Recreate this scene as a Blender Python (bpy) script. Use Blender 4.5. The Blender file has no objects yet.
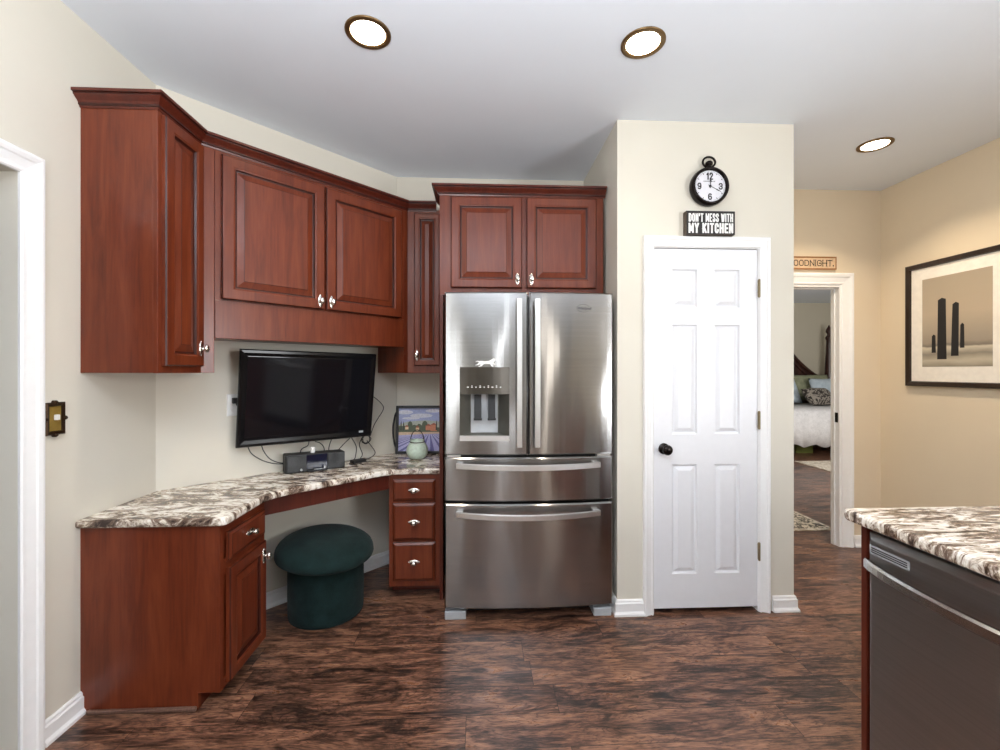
import bpy, bmesh, math, random
from mathutils import Vector, Matrix
random.seed(7)
SC = bpy.context.scene
COL = SC.collection
PI = math.pi

# ------------------------------------------------------------------ camera
cam_d = bpy.data.cameras.new('camera')
cam_d.sensor_width = 36.0
cam_d.lens = 443.0 / 1000.0 * 36.0
cam_d.shift_y = -0.0038
cam_d.clip_start = 0.05
cam = bpy.data.objects.new('camera', cam_d)
cam.location = (0, 0, 1.35)
cam.rotation_euler = (PI / 2, 0, -0.0473)
COL.objects.link(cam)
SC.camera = cam

# ------------------------------------------------------------------ view, world
SC.view_settings.view_transform = 'Standard'
SC.view_settings.look = 'None'
SC.view_settings.gamma = 1.0
SC.view_settings.use_curve_mapping = False
SC.view_settings.exposure = 0.15

world = bpy.data.worlds.new('world')
SC.world = world
world.use_nodes = True
wn = world.node_tree
wn.nodes.clear()
wo = wn.nodes.new('ShaderNodeOutputWorld')
wb = wn.nodes.new('ShaderNodeBackground')
sky = wn.nodes.new('ShaderNodeTexSky')
sky.sky_type = 'HOSEK_WILKIE'
sky.sun_direction = (0.5, -0.4, 0.75)
sky.turbidity = 3.0
wb.inputs['Strength'].default_value = 0.6
wn.links.new(sky.outputs[0], wb.inputs['Color'])
wn.links.new(wb.outputs[0], wo.inputs['Surface'])


def area(name, loc, rot, sx, sy, power, color, shape='RECTANGLE', spread=PI):
    d = bpy.data.lights.new(name, 'AREA')
    d.shape = shape
    d.size = sx
    d.size_y = sy
    d.energy = power
    d.color = color
    d.spread = spread
    o = bpy.data.objects.new(name, d)
    o.location = loc
    o.rotation_euler = rot
    COL.objects.link(o)
    return o


# daylight through the narrow rear window, unseen patio doors and a left window added for fill,
# and an added uplight behind the camera to brighten the ceiling
DAY = (0.95, 0.975, 1.0)
area('daylight_rear_window', (0.02, -5.92, 1.45), (PI / 2, 0, 0), 0.20, 1.9, 10, DAY)
area('daylight_rear_window_east', (2.10, -5.92, 1.45), (PI / 2, 0, 0), 0.24, 1.9, 9, (1.0, 0.9, 0.78))
area('added_patio_light', (3.02, -0.98, 1.42), (PI / 2 + 0.03, 0, PI / 2), 1.4, 1.5, 108, DAY)  # added source, placed to reach the left wall and miss the refrigerator
area('added_left_light', (-1.50, -2.2, 1.35), (PI / 2 + 0.2, 0, -PI / 2), 1.2, 1.5, 22, DAY)  # added fill from an invented window
area('ceiling_fill_light', (-0.15, -0.35, 1.75), (PI, 0, 0), 0.6, 0.6, 108, (0.95, 0.975, 1.0))  # added fill aimed upward, no such lamp in the room
area('bedroom_fill_light', (4.6, 3.6, 1.6), (PI / 2, 0, 0), 1.4, 1.4, 75, (1.0, 0.97, 0.93))  # added bedroom fill, no window stands here

H_CEIL = 2.743

# ------------------------------------------------------------------ materials
MATS = {}


def new_mat(name):
    m = bpy.data.materials.new(name)
    m.use_nodes = True
    nt = m.node_tree
    b = nt.nodes['Principled BSDF']
    MATS[name] = m
    return m, nt, b


def N(nt, t, **kw):
    n = nt.nodes.new(t)
    for k, v in kw.items():
        setattr(n, k, v)
    return n


def ramp(nt, stops):
    r = nt.nodes.new('ShaderNodeValToRGB')
    e = r.color_ramp.elements
    while len(e) < len(stops):
        e.new(0.5)
    for i, (p, c) in enumerate(stops):
        e[i].position = p
        e[i].color = (c[0], c[1], c[2], 1)
    return r


def srgb(r, g, b):
    def f(x):
        x /= 255.0
        return x / 12.92 if x <= 0.04045 else ((x + 0.055) / 1.055) ** 2.4
    return (f(r), f(g), f(b))


def coords(nt, scale=(1, 1, 1), rot=(0, 0, 0), kind='Object'):
    tc = N(nt, 'ShaderNodeTexCoord')
    mp = N(nt, 'ShaderNodeMapping')
    mp.inputs['Scale'].default_value = scale
    mp.inputs['Rotation'].default_value = rot
    nt.links.new(tc.outputs[kind], mp.inputs['Vector'])
    return mp


def plain(name, col, rough=0.5, metal=0.0, var=0.04, scale=30.0, bump=0.0, coat=0.0, spec=0.5):
    """principled colour with a faint procedural mottling"""
    m, nt, b = new_mat(name)
    mp = coords(nt)
    nz = N(nt, 'ShaderNodeTexNoise')
    nz.inputs['Scale'].default_value = scale
    nz.inputs['Detail'].default_value = 3
    nt.links.new(mp.outputs[0], nz.inputs['Vector'])
    lo = tuple(max(0, c * (1 - var)) for c in col)
    hi = tuple(min(1, c * (1 + var)) for c in col)
    r = ramp(nt, [(0.3, lo), (0.7, hi)])
    nt.links.new(nz.outputs['Fac'], r.inputs['Fac'])
    nt.links.new(r.outputs['Color'], b.inputs['Base Color'])
    b.inputs['Roughness'].default_value = rough
    b.inputs['Metallic'].default_value = metal
    b.inputs['Coat Weight'].default_value = coat
    b.inputs['Specular IOR Level'].default_value = spec
    if bump > 0:
        bp = N(nt, 'ShaderNodeBump')
        bp.inputs['Strength'].default_value = bump
        bp.inputs['Distance'].default_value = 0.002
        nt.links.new(nz.outputs['Fac'], bp.inputs['Height'])
        nt.links.new(bp.outputs[0], b.inputs['Normal'])
    return m


def wood(name, c_dark, c_mid, c_light, rough=0.32, scale=(9, 9, 1.1), coat=0.10):
    m, nt, b = new_mat(name)
    mp = coords(nt, scale)
    n1 = N(nt, 'ShaderNodeTexNoise')
    n1.inputs['Scale'].default_value = 2.2
    n1.inputs['Detail'].default_value = 6
    n1.inputs['Roughness'].default_value = 0.6
    n1.inputs['Distortion'].default_value = 0.6
    nt.links.new(mp.outputs[0], n1.inputs['Vector'])
    mp2 = coords(nt, (120, 120, 5))
    n2 = N(nt, 'ShaderNodeTexNoise')
    n2.inputs['Scale'].default_value = 1.0
    n2.inputs['Detail'].default_value = 2
    nt.links.new(mp2.outputs[0], n2.inputs['Vector'])
    mx = N(nt, 'ShaderNodeMix')
    mx.data_type = 'FLOAT'
    mx.inputs['Factor'].default_value = 0.25
    nt.links.new(n1.outputs['Fac'], mx.inputs['A'])
    nt.links.new(n2.outputs['Fac'], mx.inputs['B'])
    r = ramp(nt, [(0.3, c_dark), (0.5, c_mid), (0.72, c_light)])
    nt.links.new(mx.outputs['Result'], r.inputs['Fac'])
    nt.links.new(r.outputs['Color'], b.inputs['Base Color'])
    b.inputs['Roughness'].default_value = rough
    b.inputs['Coat Weight'].default_value = coat
    b.inputs['Coat Roughness'].default_value = 0.18
    b.inputs['Specular IOR Level'].default_value = 0.38
    return m


def granite(name, rot, stretch=(7, 15, 7)):
    m, nt, b = new_mat(name)
    mp = coords(nt, stretch, (0, 0, rot))
    n0 = N(nt, 'ShaderNodeTexNoise')
    n0.inputs['Scale'].default_value = 0.8
    n0.inputs['Detail'].default_value = 4
    nt.links.new(mp.outputs[0], n0.inputs['Vector'])
    # brown/black veins
    n1 = N(nt, 'ShaderNodeTexNoise')
    n1.inputs['Scale'].default_value = 1.15
    n1.inputs['Detail'].default_value = 9
    n1.inputs['Roughness'].default_value = 0.74
    n1.inputs['Distortion'].default_value = 0.9
    nt.links.new(mp.outputs[0], n1.inputs['Vector'])
    r1 = ramp(nt, [(0.0, srgb(38, 30, 28)), (0.38, srgb(64, 52, 47)), (0.455, srgb(128, 108, 94)),
                   (0.51, srgb(216, 204, 188)), (0.56, srgb(246, 241, 232)), (1.0, srgb(252, 248, 240))])
    nt.links.new(n1.outputs['Fac'], r1.inputs['Fac'])
    # fine crystals
    mpf = coords(nt, (1, 1.6, 1), (0, 0, rot))
    vo = N(nt, 'ShaderNodeTexVoronoi')
    vo.inputs['Scale'].default_value = 70
    nt.links.new(mpf.outputs[0], vo.inputs['Vector'])
    r2 = ramp(nt, [(0.0, srgb(120, 100, 84)), (0.16, srgb(178, 160, 142)), (0.3, (1, 1, 1)), (1, (1, 1, 1))])
    nt.links.new(vo.outputs['Color'], r2.inputs['Fac'])
    mx = N(nt, 'ShaderNodeMix')
    mx.data_type = 'RGBA'
    mx.blend_type = 'MULTIPLY'
    mx.inputs['Factor'].default_value = 0.8
    nt.links.new(r1.outputs['Color'], mx.inputs['A'])
    nt.links.new(r2.outputs['Color'], mx.inputs['B'])
    nt.links.new(mx.outputs['Result'], b.inputs['Base Color'])
    b.inputs['Roughness'].default_value = 0.18
    return m


def floor_mat():
    m, nt, b = new_mat('dark hickory planks')
    mp = coords(nt)
    sx = N(nt, 'ShaderNodeSeparateXYZ')
    nt.links.new(mp.outputs[0], sx.inputs[0])

    def M(op, a, b=None, c=None):
        n = N(nt, 'ShaderNodeMath', operation=op)
        for k, v in enumerate((a, b, c)):
            if v is None:
                continue
            if isinstance(v, (int, float)):
                n.inputs[k].default_value = v
            else:
                nt.links.new(v, n.inputs[k])
        return n.outputs[0]
    PW, PL = 0.158, 1.25
    ry = M('DIVIDE', sx.outputs['Y'], PW)
    row = M('FLOOR', ry)
    w1 = N(nt, 'ShaderNodeTexWhiteNoise', noise_dimensions='1D')
    nt.links.new(row, w1.inputs['W'])
    px = M('ADD', M('DIVIDE', sx.outputs['X'], PL), M('MULTIPLY', w1.outputs['Value'], 7.3))
    colm = M('FLOOR', px)
    cid = N(nt, 'ShaderNodeCombineXYZ')
    nt.links.new(colm, cid.inputs[0])
    nt.links.new(row, cid.inputs[1])
    w2 = N(nt, 'ShaderNodeTexWhiteNoise', noise_dimensions='2D')
    nt.links.new(cid.outputs[0], w2.inputs['Vector'])
    fy = M('FRACT', ry)
    fx = M('FRACT', px)
    ey = M('MULTIPLY', M('MINIMUM', fy, M('SUBTRACT', 1.0, fy)), PW)
    ex = M('MULTIPLY', M('MINIMUM', fx, M('SUBTRACT', 1.0, fx)), PL)
    seam = M('LESS_THAN', M('MINIMUM', ex, ey), 0.0011)
    sep = N(nt, 'ShaderNodeVectorMath', operation='SCALE')
    sep.inputs['Scale'].default_value = 37.0
    nt.links.new(w2.outputs['Color'], sep.inputs[0])
    add = N(nt, 'ShaderNodeVectorMath', operation='ADD')
    nt.links.new(mp.outputs[0], add.inputs[0])
    nt.links.new(sep.outputs[0], add.inputs[1])
    st = N(nt, 'ShaderNodeMapping')
    st.inputs['Scale'].default_value = (3.6, 15, 1)
    nt.links.new(add.outputs[0], st.inputs['Vector'])
    n1 = N(nt, 'ShaderNodeTexNoise')
    n1.inputs['Scale'].default_value = 1.0
    n1.inputs['Detail'].default_value = 12
    n1.inputs['Roughness'].default_value = 0.74
    n1.inputs['Distortion'].default_value = 1.1
    nt.links.new(st.outputs[0], n1.inputs['Vector'])
    # plank tone
    m0 = N(nt, 'ShaderNodeMath', operation='MULTIPLY_ADD')
    m0.inputs[1].default_value = 0.10
    m0.inputs[2].default_value = -0.05
    nt.links.new(w2.outputs['Value'], m0.inputs[0])
    m1 = N(nt, 'ShaderNodeMath', operation='ADD')
    nt.links.new(n1.outputs['Fac'], m1.inputs[0])
    nt.links.new(m0.outputs[0], m1.inputs[1])
    r = ramp(nt, [(0.30, srgb(22, 17, 15)), (0.41, srgb(58, 40, 33)), (0.50, srgb(106, 74, 59)),
                  (0.60, srgb(142, 102, 80)), (0.76, srgb(180, 138, 110))])
    st2 = N(nt, 'ShaderNodeMapping')
    st2.inputs['Scale'].default_value = (11, 130, 1)
    nt.links.new(add.outputs[0], st2.inputs['Vector'])
    n3 = N(nt, 'ShaderNodeTexNoise')
    n3.inputs['Scale'].default_value = 1.0
    n3.inputs['Detail'].default_value = 6
    n3.inputs['Roughness'].default_value = 0.6
    n3.inputs['Distortion'].default_value = 0.8
    nt.links.new(st2.outputs[0], n3.inputs['Vector'])
    fine = M('MULTIPLY_ADD', n3.outputs['Fac'], 0.46, -0.23)
    m2 = N(nt, 'ShaderNodeMath', operation='ADD')
    nt.links.new(m1.outputs[0], m2.inputs[0])
    nt.links.new(fine, m2.inputs[1])
    m1 = m2
    nt.links.new(m1.outputs[0], r.inputs['Fac'])
    mx = N(nt, 'ShaderNodeMix')
    mx.data_type = 'RGBA'
    nt.links.new(seam, mx.inputs['Factor'])
    nt.links.new(r.outputs['Color'], mx.inputs['A'])
    mx.inputs['B'].default_value = (*srgb(26, 17, 13), 1)
    # dark contour lines of the scraped hickory grain
    st3 = N(nt, 'ShaderNodeMapping')
    st3.inputs['Scale'].default_value = (2.0, 13, 1)
    nt.links.new(add.outputs[0], st3.inputs['Vector'])
    n4 = N(nt, 'ShaderNodeTexNoise')
    n4.inputs['Scale'].default_value = 1.0
    n4.inputs['Detail'].default_value = 4
    n4.inputs['Roughness'].default_value = 0.55
    n4.inputs['Distortion'].default_value = 1.2
    nt.links.new(st3.outputs[0], n4.inputs['Vector'])
    ln = M('ABSOLUTE', M('SUBTRACT', M('FRACT', M('MULTIPLY', n4.outputs['Fac'], 13.0)), 0.5))
    lr = ramp(nt, [(0.0, (0.22, 0.19, 0.18)), (0.10, (0.55, 0.52, 0.50)), (0.20, (1, 1, 1))])
    nt.links.new(ln, lr.inputs['Fac'])
    ml = N(nt, 'ShaderNodeMix')
    ml.data_type = 'RGBA'
    ml.blend_type = 'MULTIPLY'
    ml.inputs['Factor'].default_value = 0.75
    nt.links.new(mx.outputs['Result'], ml.inputs['A'])
    nt.links.new(lr.outputs['Color'], ml.inputs['B'])
    nt.links.new(ml.outputs['Result'], b.inputs['Base Color'])
    rr = N(nt, 'ShaderNodeMapRange')
    rr.inputs['To Min'].default_value = 0.36
    rr.inputs['To Max'].default_value = 0.22
    nt.links.new(n1.outputs['Fac'], rr.inputs['Value'])
    nt.links.new(rr.outputs[0], b.inputs['Roughness'])
    bp = N(nt, 'ShaderNodeBump')
    bp.inputs['Strength'].default_value = 0.35
    bp.inputs['Distance'].default_value = 0.003
    nt.links.new(n1.outputs['Fac'], bp.inputs['Height'])
    nt.links.new(bp.outputs[0], b.inputs['Normal'])
    return m


def steel(name, col, rough=0.26, wave=0.5):
    """brushed stainless: fine horizontal brush lines and a slightly wavy sheet"""
    m, nt, b = new_mat(name)
    b.inputs['Base Color'].default_value = (*col, 1)
    b.inputs['Metallic'].default_value = 1.0
    b.inputs['Roughness'].default_value = rough
    b.inputs['Anisotropic'].default_value = 0.92
    b.inputs['Anisotropic Rotation'].default_value = 0.25
    tg = N(nt, 'ShaderNodeTangent', direction_type='RADIAL', axis='Z')
    nt.links.new(tg.outputs[0], b.inputs['Tangent'])
    mp = coords(nt, (2, 2, 350))
    n1 = N(nt, 'ShaderNodeTexNoise')
    n1.inputs['Scale'].default_value = 1.0
    n1.inputs['Detail'].default_value = 2
    nt.links.new(mp.outputs[0], n1.inputs['Vector'])
    r = ramp(nt, [(0.3, tuple(c * 0.93 for c in col)), (0.7, tuple(min(1, c * 1.05) for c in col))])
    nt.links.new(n1.outputs['Fac'], r.inputs['Fac'])
    nt.links.new(r.outputs['Color'], b.inputs['Base Color'])
    mp2 = coords(nt, (4.5, 4.5, 1.9))
    n2 = N(nt, 'ShaderNodeTexNoise')
    n2.inputs['Scale'].default_value = 1.0
    n2.inputs['Detail'].default_value = 1
    nt.links.new(mp2.outputs[0], n2.inputs['Vector'])
    bp = N(nt, 'ShaderNodeBump')
    bp.inputs['Strength'].default_value = wave
    bp.inputs['Distance'].default_value = 0.02
    nt.links.new(n2.outputs['Fac'], bp.inputs['Height'])
    nt.links.new(bp.outputs[0], b.inputs['Normal'])
    return m


def fabric(name, c1, c2, scale=320, bump=0.6):
    m, nt, b = new_mat(name)
    mp = coords(nt)
    n1 = N(nt, 'ShaderNodeTexNoise')
    n1.inputs['Scale'].default_value = scale
    n1.inputs['Detail'].default_value = 2
    nt.links.new(mp.outputs[0], n1.inputs['Vector'])
    n2 = N(nt, 'ShaderNodeTexNoise')
    n2.inputs['Scale'].default_value = 14
    n2.inputs['Detail'].default_value = 3
    nt.links.new(mp.outputs[0], n2.inputs['Vector'])
    mx = N(nt, 'ShaderNodeMix')
    mx.data_type = 'FLOAT'
    nt.links.new(n1.outputs['Fac'], mx.inputs['A'])
    nt.links.new(n2.outputs['Fac'], mx.inputs['B'])
    r = ramp(nt, [(0.35, c1), (0.65, c2)])
    nt.links.new(mx.outputs['Result'], r.inputs['Fac'])
    nt.links.new(r.outputs['Color'], b.inputs['Base Color'])
    b.inputs['Roughness'].default_value = 0.9
    b.inputs['Sheen Weight'].default_value = 0.05
    b.inputs['Specular IOR Level'].default_value = 0.2
    bp = N(nt, 'ShaderNodeBump')
    bp.inputs['Strength'].default_value = bump
    bp.inputs['Distance'].default_value = 0.002
    nt.links.new(n1.outputs['Fac'], bp.inputs['Height'])
    nt.links.new(bp.outputs[0], b.inputs['Normal'])
    return m


def emit(name, col, strength):
    m, nt, b = new_mat(name)
    b.inputs['Base Color'].default_value = (*col, 1)
    b.inputs['Emission Color'].default_value = (*col, 1)
    b.inputs['Emission Strength'].default_value = strength
    return m


M_WALL = plain('cream wall paint', srgb(217, 212, 199), 0.7, var=0.012, scale=4)
M_WALL_WARMLIT = plain('wall paint with warm light tint', srgb(226, 210, 184), 0.7, var=0.012, scale=4)  # wall paint with the hall's warm lamp light mixed into the colour
M_BEDWALL = plain('grey beige bedroom paint', srgb(205, 198, 180), 0.75, var=0.012, scale=4)
M_CEIL = plain('white ceiling paint', srgb(232, 239, 248), 0.8, var=0.01, scale=3)
M_TRIM = plain('white trim paint', srgb(244, 244, 244), 0.35, var=0.01)
M_DOOR = plain('white door paint', srgb(231, 232, 236), 0.35, var=0.01)
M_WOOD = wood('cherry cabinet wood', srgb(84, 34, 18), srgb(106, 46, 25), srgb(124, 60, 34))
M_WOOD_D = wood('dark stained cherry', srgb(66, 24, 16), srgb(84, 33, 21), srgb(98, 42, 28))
M_GLAZE = wood('dark glaze in the grooves', srgb(40, 14, 9), srgb(56, 20, 13), srgb(70, 27, 18))
M_SHOE = wood('grey brown shoe molding', srgb(70, 48, 40), srgb(108, 80, 68), srgb(140, 112, 98), scale=(2, 30, 30))
M_FLOOR = floor_mat()
M_GRAN = granite('granite desk', math.radians(-30))
M_GRAN2 = granite('granite island', math.radians(20), (7, 24, 8))
M_STEEL = steel('brushed stainless', (0.375, 0.372, 0.368), 0.175, 0.30)
M_STEEL_L = plain('bright steel handle', (0.78, 0.78, 0.78), 0.36, 1.0, 0.03)
M_STEEL_D = steel('dark stainless', (0.44, 0.445, 0.45), 0.36, 0.1)
M_STEEL_DH = plain('dark steel handle', (0.50, 0.49, 0.47), 0.25, 1.0, 0.03)
M_CHROME = plain('polished nickel', (0.80, 0.78, 0.74), 0.12, 1.0, 0.02)
M_GREYPL = plain('grey plastic', srgb(172, 175, 178), 0.45)
M_GREYDK = plain('dark grey cabinet shell', srgb(70, 70, 72), 0.5)
M_BLACKGL = plain('gloss black plastic', (0.006, 0.006, 0.007), 0.16, var=0.0, spec=0.25)
M_BLACK = plain('matt black', (0.012, 0.012, 0.013), 0.5)
M_SCREEN = plain('dark screen', (0.006, 0.006, 0.008), 0.08, var=0.0)
M_CHARCOAL = fabric('charcoal speaker cloth', srgb(52, 53, 54), srgb(84, 85, 86), 500, 0.3)
M_GREEN = fabric('dark green boucle', srgb(10, 26, 26), srgb(26, 48, 47))
M_MINT = plain('mint glaze', srgb(208, 226, 210), 0.3, var=0.12, scale=60, bump=0.4)
M_WIRE = plain('dark wire', srgb(46, 36, 32), 0.4, 0.6)
M_BRASS = plain('aged brass', srgb(150, 122, 58), 0.35, 0.3, var=0.15, scale=60)
M_BRONZE = plain('dark bronze', srgb(66, 48, 34), 0.35, 0.8, var=0.1)
M_KNOBBLK = plain('oil rubbed bronze', srgb(34, 28, 26), 0.25, 0.8)
M_HINGE = plain('worn bronze hinge', srgb(140, 126, 98), 0.4, 0.8)
M_WHITEPL = plain('white plastic', srgb(238, 238, 236), 0.35)
M_SIGNBLK = plain('black painted wood', srgb(30, 28, 28), 0.6)
M_SIGNEDGE = plain('worn sign edge', srgb(84, 72, 62), 0.7, var=0.4, scale=200)
M_LETTER = plain('white lettering', srgb(232, 232, 230), 0.6)
M_DIAL = plain('white dial', srgb(226, 226, 232), 0.5)
M_INK = plain('black ink', srgb(26, 25, 27), 0.6)
M_TANBOARD = plain('tan board', srgb(214, 184, 150), 0.7, var=0.1, scale=40)
M_TANEDGE = plain('brown board edge', srgb(150, 104, 62), 0.7, var=0.2, scale=90)
M_FRAMEBLK = wood('espresso frame', srgb(30, 20, 14), srgb(42, 29, 20), srgb(58, 40, 28))
M_MAT = plain('white picture mat', srgb(240, 234, 224), 0.8)
M_LENS = emit('lamp lens', (1.0, 0.86, 0.66), 14.0)
M_RING = plain('bronze trim ring', srgb(120, 96, 64), 0.35, 0.8)
M_BED = wood('mahogany bed', srgb(34, 18, 16), srgb(54, 30, 26), srgb(76, 44, 36))
M_SHEET = fabric('white coverlet', srgb(206, 204, 204), srgb(228, 226, 226), 60, 0.3)
M_PILLOWB = fabric('pale blue pillow', srgb(176, 192, 204), srgb(204, 216, 224), 120, 0.2)
M_PILLOWS = fabric('sage pillow', srgb(132, 136, 110), srgb(160, 162, 134), 120, 0.2)
M_BOXGR = plain('olive box', srgb(92, 98, 40), 0.6)
M_LOGO = plain('engraved logo', srgb(70, 70, 74), 0.4, 0.3)
M_OUT = plain('blue room paint', srgb(206, 210, 214), 0.8)


def pattern_mat(name, c1, c2, scale, thr=0.5):
    m, nt, b = new_mat(name)
    mp = coords(nt)
    v = N(nt, 'ShaderNodeTexNoise')
    v.inputs['Scale'].default_value = scale
    v.inputs['Detail'].default_value = 1
    v.inputs['Distortion'].default_value = 2.5
    nt.links.new(mp.outputs[0], v.inputs['Vector'])
    r = ramp(nt, [(thr - 0.03, c1), (thr + 0.03, c2)])
    nt.links.new(v.outputs['Fac'], r.inputs['Fac'])
    nt.links.new(r.outputs['Color'], b.inputs['Base Color'])
    b.inputs['Roughness'].default_value = 0.9
    return m


M_RUG = pattern_mat('patterned rug', srgb(96, 90, 82), srgb(214, 202, 182), 16, 0.5)
M_RUG2 = pattern_mat('pale rug', srgb(190, 176, 156), srgb(222, 212, 196), 9)
M_PILLOWP = pattern_mat('patterned pillow', srgb(56, 50, 46), srgb(150, 142, 132), 11)

# ------------------------------------------------------------------ mesh helpers


class Fr:
    """local frame: u along, d out of the face, v up"""
    def __init__(s, o, rz):
        s.o = Vector(o)
        s.rz = rz
        s.U = Vector((math.cos(rz), math.sin(rz), 0))
        s.D = Vector((math.sin(rz), -math.cos(rz), 0))

    def p(s, u, d, v):
        return s.o + s.U * u + s.D * d + Vector((0, 0, v))


FW = Fr((0, 0, 0), 0)                       # faces -y : d = -y
FL = Fr((0, 0, 0), PI / 2)                  # faces +x : u = y, d = x
FR = Fr((0, 0, 0), -PI / 2)                 # faces -x : u = -y, d = -x
FD = Fr((-1.562, 2.238, 0), PI / 4)         # the diagonal corner wall


def new_bm():
    return bmesh.new()


def obj(name, bm, mat, parent=None, smooth=False, bevel=0.0, mats=None):
    bmesh.ops.recalc_face_normals(bm, faces=bm.faces)
    if parent is not None:
        off = parent.matrix_world.translation if parent.parent is None else parent.parent.matrix_world.translation
        off = Vector(root_loc(parent))
        bmesh.ops.translate(bm, verts=bm.verts, vec=-off)
    me = bpy.data.meshes.new(name)
    bm.to_mesh(me)
    bm.free()
    for mm in (mats or [mat]):
        me.materials.append(mm)
    o = bpy.data.objects.new(name, me)
    COL.objects.link(o)
    if parent is not None:
        o.parent = parent
    if smooth:
        for p in me.polygons:
            p.use_smooth = True
    if bevel > 0:
        b = o.modifiers.new('bevel', 'BEVEL')
        b.width = bevel
        b.segments = 2
        b.limit_method = 'ANGLE'
        b.angle_limit = math.radians(40)
    return o


def root_loc(o):
    while o.parent is not None:
        o = o.parent
    return o.location


def tag(o, label, cat, group=None, kind=None):
    o['label'] = label
    o['category'] = cat
    if group:
        o['group'] = group
    if kind:
        o['kind'] = kind
    return o


def thing(name, label, cat, loc, group=None):
    o = bpy.data.objects.new(name, None)
    o.empty_display_size = 0.1
    o.location = loc
    COL.objects.link(o)
    return tag(o, label, cat, group)


def center_origin(o):
    """top-level single-mesh thing: put its origin at its base"""
    me = o.data
    xs = [v.co for v in me.vertices]
    c = Vector(((min(v.x for v in xs) + max(v.x for v in xs)) / 2,
                (min(v.y for v in xs) + max(v.y for v in xs)) / 2,
                min(v.z for v in xs)))
    me.transform(Matrix.Translation(-c))
    o.location = c
    return o


def struct(name, bm, mat, label, cat, parent=None, **kw):
    o = obj(name, bm, mat, parent, **kw)
    if parent is None:
        tag(o, label, cat, kind='structure')
    return o


def box(bm, x0, x1, y0, y1, z0, z1):
    vs = [bm.verts.new((x, y, z)) for x in (x0, x1) for y in (y0, y1) for z in (z0, z1)]
    for f in ((0, 1, 3, 2), (4, 6, 7, 5), (0, 4, 5, 1), (2, 3, 7, 6), (0, 2, 6, 4), (1, 5, 7, 3)):
        bm.faces.new([vs[i] for i in f])


def fbox(bm, F, u0, u1, d0, d1, v0, v1):
    vs = [bm.verts.new(F.p(u, d, v)) for u in (u0, u1) for d in (d0, d1) for v in (v0, v1)]
    for f in ((0, 1, 3, 2), (4, 6, 7, 5), (0, 4, 5, 1), (2, 3, 7, 6), (0, 2, 6, 4), (1, 5, 7, 3)):
        bm.faces.new([vs[i] for i in f])


def prism(bm, poly, z0, z1, F=None):
    """poly in xy extruded in z, or in F's (u, v) extruded from d=z0 to d=z1"""
    if F is None:
        a = [bm.verts.new((x, y, z0)) for x, y in poly]
        b = [bm.verts.new((x, y, z1)) for x, y in poly]
    else:
        a = [bm.verts.new(F.p(u, z0, v)) for u, v in poly]
        b = [bm.verts.new(F.p(u, z1, v)) for u, v in poly]
    bm.faces.new(a)
    bm.faces.new(list(reversed(b)))
    n = len(poly)
    for i in range(n):
        j = (i + 1) % n
        bm.faces.new((a[i], a[j], b[j], b[i]))


def bridge(bm, a, b, closed=True, mi=0):
    n = len(a)
    for i in range(n if closed else n - 1):
        j = (i + 1) % n
        bm.faces.new((a[i], a[j], b[j], b[i])).material_index = mi


def rings(bm, F, u0, u1, v0, v1, seq, back=None, glaze=()):
    """nested rectangles (inset, depth), bridged and capped"""
    rs = []
    for ins, d in seq:
        rs.append([bm.verts.new(F.p(u, d, v)) for u, v in
                   ((u0 + ins, v0 + ins), (u1 - ins, v0 + ins), (u1 - ins, v1 - ins), (u0 + ins, v1 - ins))])
    for k, (a, b) in enumerate(zip(rs, rs[1:])):
        bridge(bm, a, b, mi=1 if k in glaze else 0)
    bm.faces.new(rs[-1])
    if back:
        bm.faces.new(rs[0])
    return rs


def raised_door(bm, F, u0, u1, v0, v1, d0, t=0.02, fw=0.058, rise=0.034):
    d1 = d0 + t
    rings(bm, F, u0, u1, v0, v1,
          [(0, d0), (0, d1 - 0.006), (0.004, d1 - 0.001), (0.007, d1), (fw - 0.012, d1), (fw - 0.009, d1 - 0.002),
           (fw - 0.004, d1 - 0.003), (fw, d1 - 0.011), (fw + 0.006, d1 - 0.012), (fw + rise, d1 - 0.003), (fw + rise + 0.002, d1 - 0.002)], True, (1, 6, 7, 9))


def slab_drawer(bm, F, u0, u1, v0, v1, d0, t=0.02):
    d1 = d0 + t
    rings(bm, F, u0, u1, v0, v1, [(0, d0), (0, d1 - 0.009), (0.003, d1 - 0.007), (0.013, d1 - 0.001), (0.016, d1)], True, (1, 3))


def sweep(bm, path, prof, to3d, closed=False):
    """profile [(offset, h)] swept along a 2-D path with mitres; offset is to the right of the path direction"""
    n = len(path)
    P = [Vector(p) for p in path]
    secs = []
    for i in range(n):
        def nrm(a, b):
            t = (b - a).normalized()
            return Vector((t.y, -t.x))
        if 0 < i < n - 1 or closed:
            n1 = nrm(P[i - 1], P[i])
            n2 = nrm(P[i], P[(i + 1) % n])
            m = (n1 + n2)
            m = m / (1 + n1.dot(n2))
        elif i == 0:
            m = nrm(P[0], P[1])
        else:
            m = nrm(P[-2], P[-1])
        secs.append([bm.verts.new(to3d(*(P[i] + m * o), h)) for o, h in prof])
    for a, b in zip(secs, secs[1:]):
        bridge(bm, a, b)
    if closed:
        bridge(bm, secs[-1], secs[0])
    else:
        bm.faces.new(secs[0])
        bm.faces.new(list(reversed(secs[-1])))


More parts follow.
